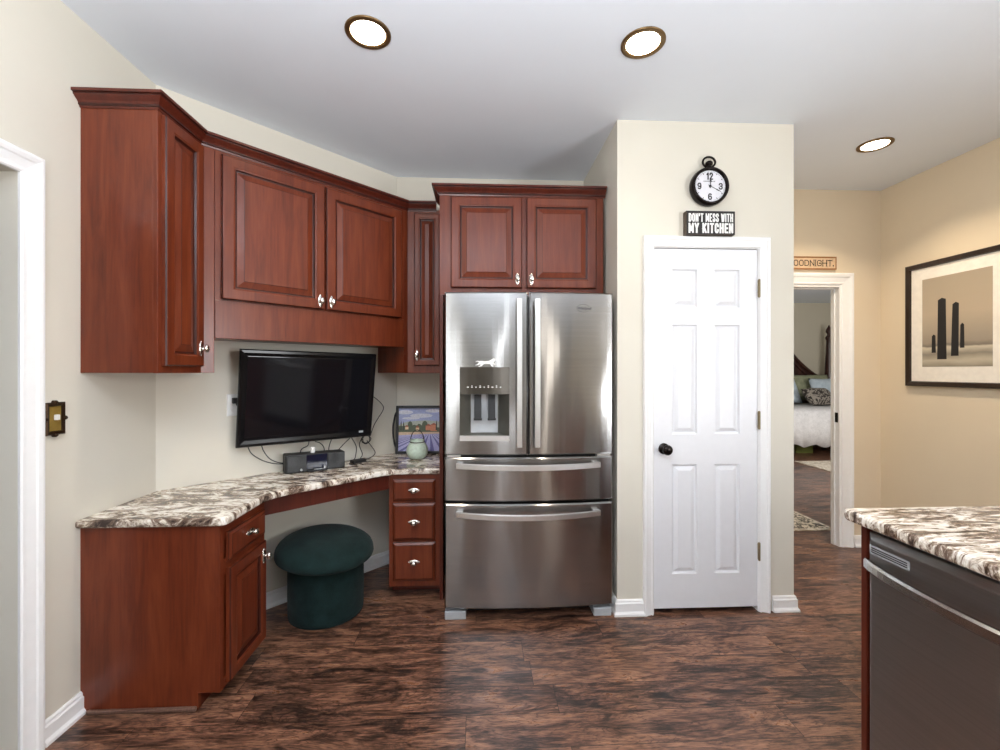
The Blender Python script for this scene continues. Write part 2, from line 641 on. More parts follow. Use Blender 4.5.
def sweep_miters(bm, a, b, prof, to3d, ma, mb, glaze=(2, 3, 7, 8)):
    """one straight swept piece with given miter vectors at its ends"""
    s1 = [bm.verts.new(to3d(*(Vector(a) + Vector(ma) * o), h)) for o, h in prof]
    s2 = [bm.verts.new(to3d(*(Vector(b) + Vector(mb) * o), h)) for o, h in prof]
    n = len(prof)
    for i in range(n):
        j = (i + 1) % n
        bm.faces.new((s1[i], s1[j], s2[j], s2[i])).material_index = 1 if i in glaze else 0
    bm.faces.new(s1)
    bm.faces.new(list(reversed(s2)))


def lathe(bm, prof, M, seg=32, cap=True):
    """profile [(r, h)] turned about the local z of matrix M"""
    rs = []
    for r, h in prof:
        rs.append([bm.verts.new(M @ Vector((r * math.cos(2 * PI * k / seg), r * math.sin(2 * PI * k / seg), h))) for k in range(seg)])
    for a, b in zip(rs, rs[1:]):
        bridge(bm, a, b)
    if cap:
        bm.faces.new(rs[0])
        bm.faces.new(list(reversed(rs[-1])))


def ellathe(bm, prof, M, ax, ay, seg=40):
    rs = []
    for r, h in prof:
        rs.append([bm.verts.new(M @ Vector((ax * r * math.cos(2 * PI * k / seg), ay * r * math.sin(2 * PI * k / seg), h))) for k in range(seg)])
    for a, b in zip(rs, rs[1:]):
        bridge(bm, a, b)
    bm.faces.new(rs[0])
    bm.faces.new(list(reversed(rs[-1])))


def catmull(pts, sub=8):
    P = [Vector(p) for p in pts]
    P = [P[0] * 2 - P[1]] + P + [P[-1] * 2 - P[-2]]
    out = []
    for i in range(1, len(P) - 2):
        for k in range(sub):
            t = k / sub
            a, b, c, d = P[i - 1], P[i], P[i + 1], P[i + 2]
            out.append(0.5 * ((2 * b) + (c - a) * t + (2 * a - 5 * b + 4 * c - d) * t * t + (3 * b - a - 3 * c + d) * t ** 3))
    out.append(P[-2])
    return out


def tube(bm, pts, r, seg=8, closed=False):
    pts = [Vector(p) for p in pts]
    n = len(pts)
    prev = None
    rs = []
    for i in range(n):
        if closed:
            t = (pts[(i + 1) % n] - pts[i - 1]).normalized()
        else:
            t = (pts[min(i + 1, n - 1)] - pts[max(i - 1, 0)]).normalized()
        if prev is None:
            a = t.orthogonal().normalized()
        else:
            a = (prev - t * prev.dot(t)).normalized()
        prev = a
        b = t.cross(a)
        rs.append([bm.verts.new(pts[i] + (a * math.cos(2 * PI * k / seg) + b * math.sin(2 * PI * k / seg)) * r) for k in range(seg)])
    for a, b in zip(rs, rs[1:]):
        bridge(bm, a, b)
    if closed:
        bridge(bm, rs[-1], rs[0])
    else:
        bm.faces.new(rs[0])
        bm.faces.new(list(reversed(rs[-1])))


def text_mesh(name, body, F, u, v, d, size, mat, parent, align='CENTER', bold=0.0, sx=1.0, extrude=0.001, width=None):
    """flat lettering facing out of frame F; width scales it to an exact length"""
    c = bpy.data.curves.new(name + '_txt', 'FONT')
    c.body = body
    c.size = size
    c.align_x = align
    c.align_y = 'CENTER'
    c.offset = bold
    c.extrude = extrude
    t = bpy.data.objects.new(name + '_txt', c)
    COL.objects.link(t)
    dg = bpy.context.evaluated_depsgraph_get()
    me = bpy.data.meshes.new_from_object(t.evaluated_get(dg))
    bpy.data.objects.remove(t)
    bpy.data.curves.remove(c)
    me.name = name
    xs = [w.co.x for w in me.vertices]
    if width:
        sx = width / (max(xs) - min(xs))
    R = Matrix.Translation(F.p(u, d, v) - (Vector(root_loc(parent)) if parent else Vector())) @ \
        Matrix.Rotation(F.rz, 4, 'Z') @ Matrix.Rotation(PI / 2, 4, 'X') @ Matrix.Diagonal((sx, 1, 1, 1))
    me.transform(R)
    me.materials.clear()
    me.materials.append(mat)
    o = bpy.data.objects.new(name, me)
    COL.objects.link(o)
    if parent:
        o.parent = parent
    return o


GLYPH = {
    'D': (1, [[(0, 0), (0, 1), (.62, 1), (1, .8), (1, .2), (.62, 0), (0, 0)]]),
    'O': (1, [[(0, .2), (0, .8), (.25, 1), (.75, 1), (1, .8), (1, .2), (.75, 0), (.25, 0), (0, .2)]]),
    'N': (1, [[(0, 0), (0, 1), (1, 0), (1, 1)]]),
    "'": (.05, [[(0, 1), (0, .78)]]),
    '.': (.05, [[(0, .02), (0, 0)]]),
    'T': (.95, [[(0, 1), (1, 1)], [(.5, 1), (.5, 0)]]),
    'M': (1.35, [[(0, 0), (0, 1), (.5, .2), (1, 1), (1, 0)]]),
    'W': (1.45, [[(0, 1), (.25, 0), (.5, .9), (.75, 0), (1, 1)]]),
    'E': (.8, [[(1, 1), (0, 1), (0, 0), (1, 0)], [(0, .5), (.85, .5)]]),
    'S': (.95, [[(1, .75), (1, .86), (.75, 1), (.25, 1), (0, .86), (0, .68), (1, .32), (1, .14), (.75, 0), (.25, 0), (0, .14), (0, .25)]]),
    'I': (.05, [[(0, 0), (0, 1)]]),
    'H': (1, [[(0, 0), (0, 1)], [(1, 0), (1, 1)], [(0, .5), (1, .5)]]),
    'Y': (1.1, [[(0, 1), (.5, .5), (1, 1)], [(.5, .5), (.5, 0)]]),
    'K': (1, [[(0, 0), (0, 1)], [(1, 1), (0, .45)], [(.3, .6), (1, 0)]]),
    'C': (.95, [[(1, .72), (1, .82), (.75, 1), (.25, 1), (0, .8), (0, .2), (.25, 0), (.75, 0), (1, .18), (1, .28)]]),
    'G': (1, [[(1, .75), (1, .84), (.75, 1), (.25, 1), (0, .8), (0, .2), (.25, 0), (.75, 0), (1, .16), (1, .45), (.55, .45)]]),
    ' ': (.12, []),
    '1': (.4, [[(0, .8), (1, 1), (1, 0)]]),
    '2': (.9, [[(0, .75), (0, .85), (.25, 1), (.75, 1), (1, .85), (1, .65), (0, 0), (1, 0)]]),
    '3': (.9, [[(0, .8), (.2, 1), (.8, 1), (1, .85), (1, .65), (.8, .52), (.4, .52)], [(.8, .52), (1, .38), (1, .15), (.8, 0), (.2, 0), (0, .2)]]),
    '6': (.9, [[(.9, .9), (.7, 1), (.25, 1), (0, .8), (0, .2), (.25, 0), (.75, 0), (1, .2), (1, .42), (.75, .58), (.25, .58), (0, .45)]]),
    '9': (.9, [[(.1, .1), (.3, 0), (.75, 0), (1, .2), (1, .8), (.75, 1), (.25, 1), (0, .8), (0, .58), (.25, .42), (.75, .42), (1, .55)]]),
}


def lettering(name, body, F, uc, vc, d, height, width, thick, mat, parent, gap=0.5, serif=0.0, ratio=0.55):
    """block letters drawn with flat strokes, fitted to width x height about (uc, vc)"""
    bm = new_bm()
    h = height - thick
    nat = []
    for ch in body:
        nat.append(GLYPH[ch][0])
    g = thick * (1 + gap)
    n = len(body)
    unit = (width - thick - g * (n - 1)) / sum(nat)
    x = uc - width / 2 + thick / 2
    e = 0.0005

    def seg(a, b, t, k):
        a, b = Vector(a), Vector(b)
        dr = (b - a)
        L_ = dr.length
        if L_ < 1e-6:
            return
        dr /= L_
        nn = Vector((-dr.y, dr.x)) * (t / 2)
        z = d + e + k * 0.000004
        bm.faces.new([bm.verts.new(F.p(q.x, z, q.y)) for q in (a + nn, a - nn, b - nn, b + nn)])

    def dot(a, t, k):
        z = d + e + k * 0.000004 + 0.000002
        bm.faces.new([bm.verts.new(F.p(a[0] + t / 2 * math.cos(i * PI / 4 + PI / 8) * 1.08, z, a[1] + t / 2 * math.sin(i * PI / 4 + PI / 8) * 1.08)) for i in range(8)])
    k = 0
    for ch, w_ in zip(body, nat):
        for line in GLYPH[ch][1]:
            P = [(x + a * w_ * unit, vc - h / 2 + b * h) for a, b in line]
            for a, b in zip(P, P[1:]):
                seg(a, b, thick, k)
                k += 1
            for i, a in enumerate(P):
                if 0 < i < len(P) - 1 or line[0] == line[-1]:
                    dot(a, thick, k)
                else:
                    # square line end
                    q = P[1] if i == 0 else P[-2]
                    v = (Vector(a) - Vector(q)).normalized() * thick / 2
                    seg(a, (a[0] + v.x, a[1] + v.y), thick, k)
                    if serif:
                        t_ = Vector((1, 0)) if abs(v.y) > abs(v.x) else Vector((0, 1))
                        seg((a[0] + v.x - t_.x * serif, a[1] + v.y - t_.y * serif), (a[0] + v.x + t_.x * serif, a[1] + v.y + t_.y * serif), thick * 0.6, k)
                k += 1
        x += w_ * unit + g
    return obj(name, bm, mat, parent)


def mat_facing(F, u, d, v):
    """matrix whose local z points out of frame F, local x along u"""
    return Matrix.Translation(F.p(u, d, v)) @ Matrix.Rotation(F.rz, 4, 'Z') @ Matrix.Rotation(PI / 2, 4, 'X')


# ------------------------------------------------------------------ the room shell
XL, XR, YB = -1.570, 3.10, 3.21
Y0 = -6.0
YP = 2.42           # pantry front wall
XP0, XP1 = 0.765, 1.775
YH = 3.28           # hall end wall
C0 = (-1.570, 2.230)
C1 = (-0.590, 3.210)

bm = new_bm()
box(bm, -3.6, 8.0, Y0 - 0.1, 9.0, -0.06, 0)
struct('floor', bm, M_FLOOR, 'dark hickory plank floor running through all the rooms', 'floor')
bm = new_bm()
box(bm, -3.6, 8.0, Y0 - 0.1, 9.0, H_CEIL, H_CEIL + 0.1)
struct('ceiling', bm, M_CEIL, 'smooth white ceiling with recessed lights', 'ceiling')

T = 0.12
# left wall with a cased opening
DO0, DO1, DOH = 0.70, 1.585, 2.03
bm = new_bm()
box(bm, XL - T, XL, Y0, -2.8, 0, H_CEIL)
box(bm, XL - T, XL, -2.8, -1.6, 0, 0.6)
box(bm, XL - T, XL, -2.8, -1.6, 2.1, H_CEIL)
box(bm, XL - T, XL, -1.6, DO0, 0, H_CEIL)
box(bm, XL - T, XL, DO1, 2.30, 0, H_CEIL)
box(bm, XL - T, XL, DO0, DO1, DOH, H_CEIL)
struct('wall_left', bm, M_WALL, 'cream wall with the white cased opening at the left', 'wall')
bm = new_bm()
prism(bm, [C0, C1, (C1[0] - 0.09, C1[1] + 0.09), (C0[0] - 0.09, C0[1] + 0.09)], 0, H_CEIL)
struct('wall_corner', bm, M_WALL, 'cream diagonal wall behind the television', 'wall')
bm = new_bm()
box(bm, C1[0] - 0.1, XP1, YB, YB + 0.1, 0, H_CEIL)
struct('wall_back', bm, M_WALL, 'cream wall behind the refrigerator and drawer cabinet', 'wall')
# pantry closet
bm = new_bm()
PO0, PO1, POH = 0.958, 1.575, 2.042
box(bm, XP0, PO0, YP, YP + 0.1, 0, H_CEIL)
box(bm, PO1, XP1, YP, YP + 0.1, 0, H_CEIL)
box(bm, PO0, PO1, YP, YP + 0.1, POH, H_CEIL)
struct('wall_pantry_front', bm, M_WALL, 'cream pantry wall around the white six panel door', 'wall')
bm = new_bm()
box(bm, XP0, XP0 + 0.1, YP + 0.1, YB, 0, H_CEIL)
struct('wall_pantry_left', bm, M_WALL, 'narrow shaded pantry side wall right of the refrigerator', 'wall')
bm = new_bm()
box(bm, XP1 - 0.1, XP1, YP + 0.1, YH + T, 0, H_CEIL)
struct('wall_pantry_right', bm, M_WALL, 'pantry side wall facing the hall', 'wall')
# hall end wall with the bedroom door opening
BO0, BO1, BOH = 1.95, 2.781, 2.012
bm = new_bm()
TH = 0.075
box(bm, XP1, BO0, YH, YH + TH, 0, H_CEIL)
box(bm, BO1, XR + 0.1, YH, YH + TH, 0, H_CEIL)
box(bm, BO0, BO1, YH, YH + TH, BOH, H_CEIL)
struct('wall_hall', bm, M_WALL_WARMLIT, 'hall wall tinted with warm light around the open bedroom doorway', 'wall')
bm = new_bm()
box(bm, XR, XR + 0.1, Y0, -1.7, 0, H_CEIL)
box(bm, XR, XR + 0.1, -0.26, YH, 0, H_CEIL)
box(bm, XR, XR + 0.1, -1.7, -0.26, 2.25, H_CEIL)
struct('wall_right', bm, M_WALL_WARMLIT, 'wall at the right, tinted with warm light, holding the large framed picture', 'wall')
# rear wall, behind the camera, three window openings
bm = new_bm()
wins = [(-0.10, 0.14), (1.96, 2.24)]
xs = XL - T
for a, b in wins:
    box(bm, xs, a, Y0 - 0.1, Y0, 0, H_CEIL)
    box(bm, a, b, Y0 - 0.1, Y0, 0, 0.7)
    box(bm, a, b, Y0 - 0.1, Y0, 2.2, H_CEIL)
    xs = b
box(bm, xs, XR + 0.1, Y0 - 0.1, Y0, 0, H_CEIL)
struct('wall_rear', bm, M_WALL, 'cream window wall behind the viewer', 'wall')
k = 1
for a, b in wins:
    bm = new_bm()
    for (x0, x1, z0, z1) in ((a, a + 0.05, 0.7, 2.2), (b - 0.05, b, 0.7, 2.2), (a, b, 0.7, 0.75), (a, b, 2.15, 2.2), (a, b, 1.43, 1.47)):
        box(bm, x0, x1, Y0 - 0.07, Y0 - 0.03, z0, z1)
    struct('window_%d' % k, bm, M_TRIM, 'narrow white sash window behind the viewer, ' + ['left of the other', 'right of the other'][k - 1], 'window')
    k += 1
bm = new_bm()
for (y0, y1, z0, z1) in ((-1.7, -1.62, 0, 2.25), (-0.34, -0.26, 0, 2.25), (-1.62, -0.34, 0, 0.08), (-1.62, -0.34, 2.17, 2.25), (-1.02, -0.94, 0.08, 2.17)):
    box(bm, XR + 0.03, XR + 0.07, y0, y1, z0, z1)
struct('window_3', bm, M_TRIM, 'white patio door frame added to the right wall behind the viewer', 'window')
bm = new_bm()
for (y0, y1, z0, z1) in ((-2.8, -2.74, 0.6, 2.1), (-1.66, -1.6, 0.6, 2.1), (-2.74, -1.66, 0.6, 0.66), (-2.74, -1.66, 2.04, 2.1), (-2.74, -1.66, 1.33, 1.37)):
    box(bm, XL - 0.08, XL - 0.04, y0, y1, z0, z1)
struct('window_4', bm, M_TRIM, 'white sash window added to the left wall behind the viewer', 'window')
# room beyond the left opening
bm = new_bm()
box(bm, -3.6, -3.5, Y0, 3.0, 0, H_CEIL)
struct('wall_passage', bm, M_OUT, 'pale wall beyond the opening at the left', 'wall')
bm = new_bm()
box(bm, -3.5, XL - T, 2.9, 3.0, 0, H_CEIL)
struct('wall_passage_end', bm, M_OUT, 'end wall beyond the opening at the left', 'wall')
# bedroom shell
bm = new_bm()
box(bm, 1.7, 8.0, 8.75, 8.85, 0, H_CEIL)
struct('wall_bedroom_far', bm, M_BEDWALL, 'grey beige bedroom wall behind the bed', 'wall')
bm = new_bm()
box(bm, 7.9, 8.0, YH + T, 8.75, 0, H_CEIL)
struct('wall_bedroom_right', bm, M_BEDWALL, 'bedroom wall right of the bed, out of sight', 'wall')
bm = new_bm()
box(bm, 1.675, 1.775, YH + T, 8.75, 0, H_CEIL)
struct('wall_bedroom_left', bm, M_BEDWALL, 'bedroom wall left of the doorway, out of sight', 'wall')
bm = new_bm()
box(bm, XR + 0.1, 7.9, YH, YH + TH, 0, H_CEIL)
struct('wall_bedroom_near', bm, M_BEDWALL, 'bedroom wall on the near side, out of sight', 'wall')

# baseboards: (offset from wall, height)
BASE = [(0, 0), (0.022, 0), (0.022, 0.012), (0.014, 0.024), (0.014, 0.066), (0.009, 0.072), (0.009, 0.080), (0.004, 0.087), (0, 0.087)]


def baseboard(name, path, label, mat=M_TRIM):
    bm = new_bm()
    sweep(bm, path, BASE, lambda x, y, h: (x, y, h))
    struct(name, bm, mat, label, 'baseboard')


baseboard('baseboard_left', [(XL, 1.663), (XL, 1.823)], 'short white baseboard between left casing and desk cabinet')
baseboard('baseboard_corner', [(-1.35, 2.45), (-0.60, 3.20)], 'white baseboard under the desk behind the ottoman')
baseboard('baseboard_pantry', [(XP0, 3.15), (XP0, YP), (0.915, YP)], 'white baseboard wrapping the pantry corner right of the refrigerator')
baseboard('baseboard_pantry_right', [(1.648, YP), (XP1, YP), (XP1, YH)], 'white baseboard on the pantry corner facing the hall')
baseboard('baseboard_hall', [(2.881, YH), (XR, YH)], 'white baseboard right of the bedroom doorway')
baseboard('baseboard_right', [(XR, YH), (XR, -0.26)], 'white baseboard along the warm-tinted wall under the picture')

# door casings: swept in the wall plane; offset = away from opening, h = out of wall
CAS = [(0, 0), (0, 0.009), (0.004, 0.013), (0.010, 0.014), (0.012, 0.010), (0.016, 0.011), (0.036, 0.017), (0.040, 0.021), (0.050, 0.024), (0.056, 0.023), (0.060, 0.018), (0.062, 0)]


def casing(name, F, d0, u0, u1, top, label, jamb=None, wscale=1.0):
    bm = new_bm()
    sweep(bm, [(u0, 0), (u0, top), (u1, top), (u1, 0)][::-1], [(o * wscale, h) for o, h in CAS], lambda u, v, h: F.p(u, d0 + h, v))
    if jamb:
        a, b, t = jamb
        fbox(bm, F, u0 - 0.001, u0 + t, a, b, 0, top)
        fbox(bm, F, u1 - t, u1 + 0.001, a, b, 0, top)
        fbox(bm, F, u0 + t, u1 - t, a, b, top - t, top + 0.001)
    return struct(name, bm, M_TRIM, label, 'door trim')


casing('trim_1', FL, XL, DO0, DO1, DOH, 'white casing of the opening at the far left edge', None, 1.28)
casing('trim_2', FW, -YP, 0.966, 1.572, 2.042, 'white casing around the pantry door', (-YP - 0.1, -YP + 0.003, 0.004), 0.95)
casing('trim_3', FW, -YH, BO0, BO1, BOH, 'white casing and jamb of the open bedroom doorway', (-YH - TH, -YH + 0.004, 0.016), 1.5)
bm = new_bm()
fbox(bm, FW, BO1 - 0.026, BO1 - 0.0165, -YH - 0.068, -YH - 0.036, 0, BOH - 0.018)
fbox(bm, FW, BO0 + 0.0165, BO0 + 0.026, -YH - 0.068, -YH - 0.036, 0, BOH - 0.018)
fbox(bm, FW, BO0 + 0.026, BO1 - 0.026, -YH - 0.068, -YH - 0.036, BOH - 0.026, BOH - 0.0165)
struct('trim_4', bm, M_TRIM, 'white door stop strip inside the bedroom doorway', 'door trim')
bm = new_bm()
fbox(bm, FW, BO1 - 0.021, BO1 - 0.0165, -YH - 0.033, -YH - 0.008, 0.955, 1.03)
tag(obj('strike_plate', bm, M_KNOBBLK), 'small dark strike plate on the bedroom door jamb', 'strike plate')

# ------------------------------------------------------------------ six panel pantry door
def panel_door():
    F = FW
    D0, D1 = -YP - 0.045, -YP - 0.006
    u0, u1, v0, v1 = 0.9705, 1.5675, 0.026, 2.034
    us = [u0, 1.075, 1.222, 1.318, 1.466, u1]
    vs = [v0, 0.215, 0.830, 0.995, 1.612, 1.705, 1.922, v1]
    bm = new_bm()
    front = {}
    for u in us:
        for v in vs:
            front[(u, v)] = bm.verts.new(F.p(u, D1, v))
    for i in range(len(us) - 1):
        for j in range(len(vs) - 1):
            a, b, c, e = us[i], us[i + 1], vs[j], vs[j + 1]
            quad = [front[(a, c)], front[(b, c)], front[(b, e)], front[(a, e)]]
            if i in (1, 3) and j in (1, 3, 5):
                prev = quad
                for ins, dd in ((0.002, 0), (0.008, -0.011), (0.014, -0.012), (0.034, -0.002), (0.036, -0.001)):
                    r = [bm.verts.new(F.p(u, D1 + dd, v)) for u, v in ((a + ins, c + ins), (b - ins, c + ins), (b - ins, e - ins), (a + ins, e - ins))]
                    bridge(bm, prev, r)
                    prev = r
                bm.faces.new(prev)
            else:
                bm.faces.new(quad)
    bk = [bm.verts.new(F.p(u, D0, v)) for u, v in ((u0, v0), (u1, v0), (u1, v1), (u0, v1))]
    bm.faces.new(bk)
    bot = [front[(u, v0)] for u in us]
    top = [front[(u, v1)] for u in us]
    lef = [front[(u0, v)] for v in vs]
    rig = [front[(u1, v)] for v in vs]
    bm.faces.new(bot + [bk[1], bk[0]])
    bm.faces.new(top + [bk[2], bk[3]])
    bm.faces.new(lef + [bk[3], bk[0]])
    bm.faces.new(rig + [bk[2], bk[1]])
    return bm


door = thing('door_1', 'closed white six panel pantry door', 'door', (1.278, YP + 0.03, 0.016))
door['kind'] = 'structure'
obj('door_panel', panel_door(), M_DOOR, door)
bm = new_bm()
lathe(bm, [(0.031, 0), (0.031, 0.004), (0.026, 0.008), (0.012, 0.011), (0.010, 0.028), (0.018, 0.034), (0.027, 0.045), (0.028, 0.054), (0.022, 0.063), (0.010, 0.067), (0.001, 0.0675)],
      mat_facing(FW, 1.030, -YP - 0.006, 0.918), 28)
o = obj('door_knob', bm, M_KNOBBLK, door, smooth=True)
o['label'] = 'dark bronze door knob'
for z in (1.815, 1.075, 0.338):
    bm = new_bm()
    lathe(bm, [(0.004, -0.052), (0.0065, -0.048), (0.0065, 0.048), (0.004, 0.052)], Matrix.Translation((1.571, YP - 0.006, z)), 12)
    fbox(bm, FW, 1.566, 1.577, -YP - 0.002, -YP + 0.003, z - 0.045, z + 0.045)
    o = obj('hinge', bm, M_HINGE, door)
    o['label'] = 'worn bronze hinge'

# ------------------------------------------------------------------ cabinets
CROWN = [(0, 2.388), (0.004, 2.388), (0.006, 2.395), (0.011, 2.398), (0.011, 2.404), (0.016, 2.411), (0.027, 2.420), (0.034, 2.427), (0.034, 2.432),
         (0.042, 2.434), (0.042, 2.445), (0, 2.445)]
XY = lambda x, y, h: (x, y, h)
KNOB_OVAL = [(1.0, 0.0), (1.0, 0.0015), (0.8, 0.0035), (0.45, 0.005)]


def knob(F, u, d, v, parent, horizontal=False, name='knob'):
    """oval nickel back plate with an egg-shaped knob"""
    bm = new_bm()
    M = mat_facing(F, u, d, v)
    ax, ay = (0.034, 0.014) if horizontal else (0.014, 0.034)
    ellathe(bm, KNOB_OVAL, M, ax, ay, 24)
    for s in (-1, 1):
        off = Vector((s * 0.030, 0, 0)) if horizontal else Vector((0, s * 0.030, 0))
        ellathe(bm, [(1, 0), (1, 0.002), (0.5, 0.0045)], M @ Matrix.Translation(off), 0.006, 0.006, 12)
    kx, ky = (0.018, 0.014) if horizontal else (0.014, 0.018)
    ellathe(bm, [(0.45, 0.003), (0.4, 0.014), (0.6, 0.017), (0.95, 0.022), (1.0, 0.027), (0.85, 0.031), (0.45, 0.034), (0.05, 0.035)], M, kx, ky, 20)
    o = obj(name, bm, M_CHROME, parent, smooth=True)
    o['label'] = 'polished nickel knob on an oval plate'
    return o


def fp(F, s, d):
    q = F.p(s, d, 0)
    return (q.x, q.y)


# --- tall narrow upper at the left
ZB, ZT = 1.343, 2.400
cab = thing('upper_cabinet', 'tall narrow cherry wall cabinet with its plain side facing out, on the left wall', 'wall cabinet', (-1.42, 1.97, ZB), 'cherry upper cabinets')
XUF = -1.275
pS0 = fp(FD, 0.156, 0.305)
bm = new_bm()
prism(bm, [(XL, 1.823), (XUF - 0.019, 1.823), (XUF - 0.019, 2.113), pS0, fp(FD, 0.156, 0), C0], ZB, ZT)
obj('body', bm, M_WOOD, cab, bevel=0.001)
bm = new_bm()
prism(bm, [(XUF - 0.0185, 1.8215), (XUF, 1.8215), (XUF, 2.094), (pS0[0] - 0.0005, pS0[1] - 0.0015), (pS0[0] - 0.012, pS0[1] + 0.010), (XUF - 0.0185, 2.104)], ZB - 0.001, ZT)
obj('face_frame', bm, M_WOOD, cab, bevel=0.0015)
bm = new_bm()
raised_door(bm, FL, 1.842, 2.088, 1.372, 2.378, XUF + 0.0005, 0.021, 0.056)
d = obj('door', bm, M_WOOD, cab, mats=[M_WOOD, M_GLAZE])
knob(FL, 2.062, XUF + 0.0215, 1.452, d)
# its crown: return on the near side, then along the front to the diagonal
bm = new_bm()
nA = Vector((0, -1))
nB = Vector((1, 0))
nC = Vector((math.sin(PI / 4), -math.cos(PI / 4)))
mAB = (nA + nB) / (1 + nA.dot(nB))
mBC = (nB + nC) / (1 + nB.dot(nC))
vAB = (XUF, 1.823)
q0 = FD.p(0, 0.305, 0)
yBC = q0.y + (XUF - q0.x)
vBC = (XUF, yBC)
sweep_miters(bm, (XL, 1.823), vAB, CROWN, XY, nA, mAB)
sweep_miters(bm, vAB, vBC, CROWN, XY, mAB, mBC)
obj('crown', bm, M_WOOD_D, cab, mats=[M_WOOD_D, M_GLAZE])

# --- wide diagonal upper over the television
cab = thing('upper_cabinet', 'wide two door cherry wall cabinet set diagonally above the television', 'wall cabinet', (*fp(FD, 0.688, 0.15), 1.505), 'cherry upper cabinets')
S0, S1 = 0.1575, 1.2185
bm = new_bm()
fbox(bm, FD, S0, S1, 0.0, 0.287, 1.512, ZT)
obj('body', bm, M_WOOD, cab)
bm = new_bm()
fbox(bm, FD, S0, S0 + 0.03, 0.2872, 0.305, 1.685, ZT)
fbox(bm, FD, S1 - 0.035, S1, 0.2872, 0.305, 1.685, ZT)
fbox(bm, FD, S0 + 0.03, S1 - 0.035, 0.2872, 0.305, 2.35, ZT)
fbox(bm, FD, 0.665, 0.71, 0.2872, 0.305, 1.685, 2.33)
fbox(bm, FD, S0 + 0.03, S1 - 0.035, 0.2872, 0.2955, 1.685, 2.33)
obj('face_frame', bm, M_WOOD, cab)
bm = new_bm()
fbox(bm, FD, S0, S1, 0.2872, 0.306, 1.505, 1.6845)
obj('valance', bm, M_WOOD, cab, bevel=0.002)
for (a, b, kx) in ((0.182, 0.682, 0.655), (0.692, 1.190, 0.720)):
    bm = new_bm()
    raised_door(bm, FD, a, b, 1.690, 2.372, 0.3055, 0.021, 0.060)
    d = obj('door', bm, M_WOOD, cab, mats=[M_WOOD, M_GLAZE])
    knob(FD, kx, 0.3265, 1.735, d)
bm = new_bm()
nD = Vector((0, -1))
mCD = (nC + nD) / (1 + nC.dot(nD))
vCD = (-2.905 * -1 - 3.80 + 0.305 * math.sqrt(2), 2.905)
sweep_miters(bm, vBC, vCD, CROWN, XY, mBC, mCD)
obj('crown', bm, M_WOOD_D, cab, mats=[M_WOOD_D, M_GLAZE])

# --- narrow upper left of the refrigerator
cab = thing('upper_cabinet', 'very narrow one door cherry wall cabinet beside the refrigerator enclosure', 'wall cabinet', (-0.38, 3.05, ZB), 'cherry upper cabinets')
pS1 = fp(FD, 1.220, 0.305)
bm = new_bm()
prism(bm, [fp(FD, 1.220, 0), (pS1[0], pS1[1]), (vCD[0] - 0.004, 2.913), (vCD[0] - 0.004, 2.924), (-0.2345, 2.924), (-0.2345, YB), C1], ZB - 0.004, ZT)
obj('body', bm, M_WOOD, cab, bevel=0.001)
bm = new_bm()
prism(bm, [(pS1[0], pS1[1] - 0.001), (vCD[0], 2.905), (-0.2345, 2.905), (-0.2345, 2.9235), (vCD[0] - 0.0035, 2.9235)], ZB - 0.005, ZT)
obj('face_frame', bm, M_WOOD, cab, bevel=0.0015)
bm = new_bm()
raised_door(bm, FW, -0.420, -0.254, 1.386, 2.372, -2.9045, 0.021, 0.042, 0.026)
d = obj('door', bm, M_WOOD, cab, mats=[M_WOOD, M_GLAZE])
knob(FW, -0.400, -2.8835, 1.452, d)
bm = new_bm()
sweep_miters(bm, vCD, (-0.2765, 2.905), CROWN, XY, mCD, nD)
obj('crown', bm, M_WOOD_D, cab, mats=[M_WOOD_D, M_GLAZE])

# --- cabinet over the refrigerator with its tall left panel
cab = thing('refrigerator_cabinet', 'two door cherry cabinet above the refrigerator with a tall side panel', 'wall cabinet', (0.256, 2.92, 0.0))
bm = new_bm()
box(bm, -0.2325, 0.745, 2.649, YB, 1.802, ZT)
obj('body', bm, M_WOOD, cab)
bm = new_bm()
for (x0, x1, z0, z1) in ((-0.233, -0.165, 1.802, ZT), (0.70, 0.7455, 1.802, ZT), (-0.165, 0.70, 1.802, 1.85), (-0.165, 0.70, 2.34, ZT), (0.245, 0.29, 1.85, 2.34)):
    box(bm, x0, x1, 2.63, 2.6488, z0, z1)
box(bm, -0.165, 0.70, 2.640, 2.6488, 1.85, 2.34)
obj('face_frame', bm, M_WOOD, cab)
bm = new_bm()
box(bm, -0.233, -0.212, 2.63, YB, 0, 1.8015)
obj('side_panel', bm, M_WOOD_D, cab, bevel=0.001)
for (a, b, kx) in ((-0.166, 0.254, 0.226), (0.282, 0.700, 0.310)):
    bm = new_bm()
    raised_door(bm, FW, a, b, 1.842, 2.378, -2.6295, 0.021, 0.058)
    d = obj('door', bm, M_WOOD, cab, mats=[M_WOOD, M_GLAZE])
    knob(FW, kx, -2.6085, 1.893, d)
bm = new_bm()
mFC = (Vector((-1, 0)) + nD)
sweep_miters(bm, (-0.233, 2.862), (-0.233, 2.63), CROWN, XY, Vector((-1, 0)), mFC)
sweep_miters(bm, (-0.233, 2.63), (0.757, 2.63), CROWN, XY, mFC, nD)
obj('crown', bm, M_WOOD_D, cab, mats=[M_WOOD_D, M_GLAZE])

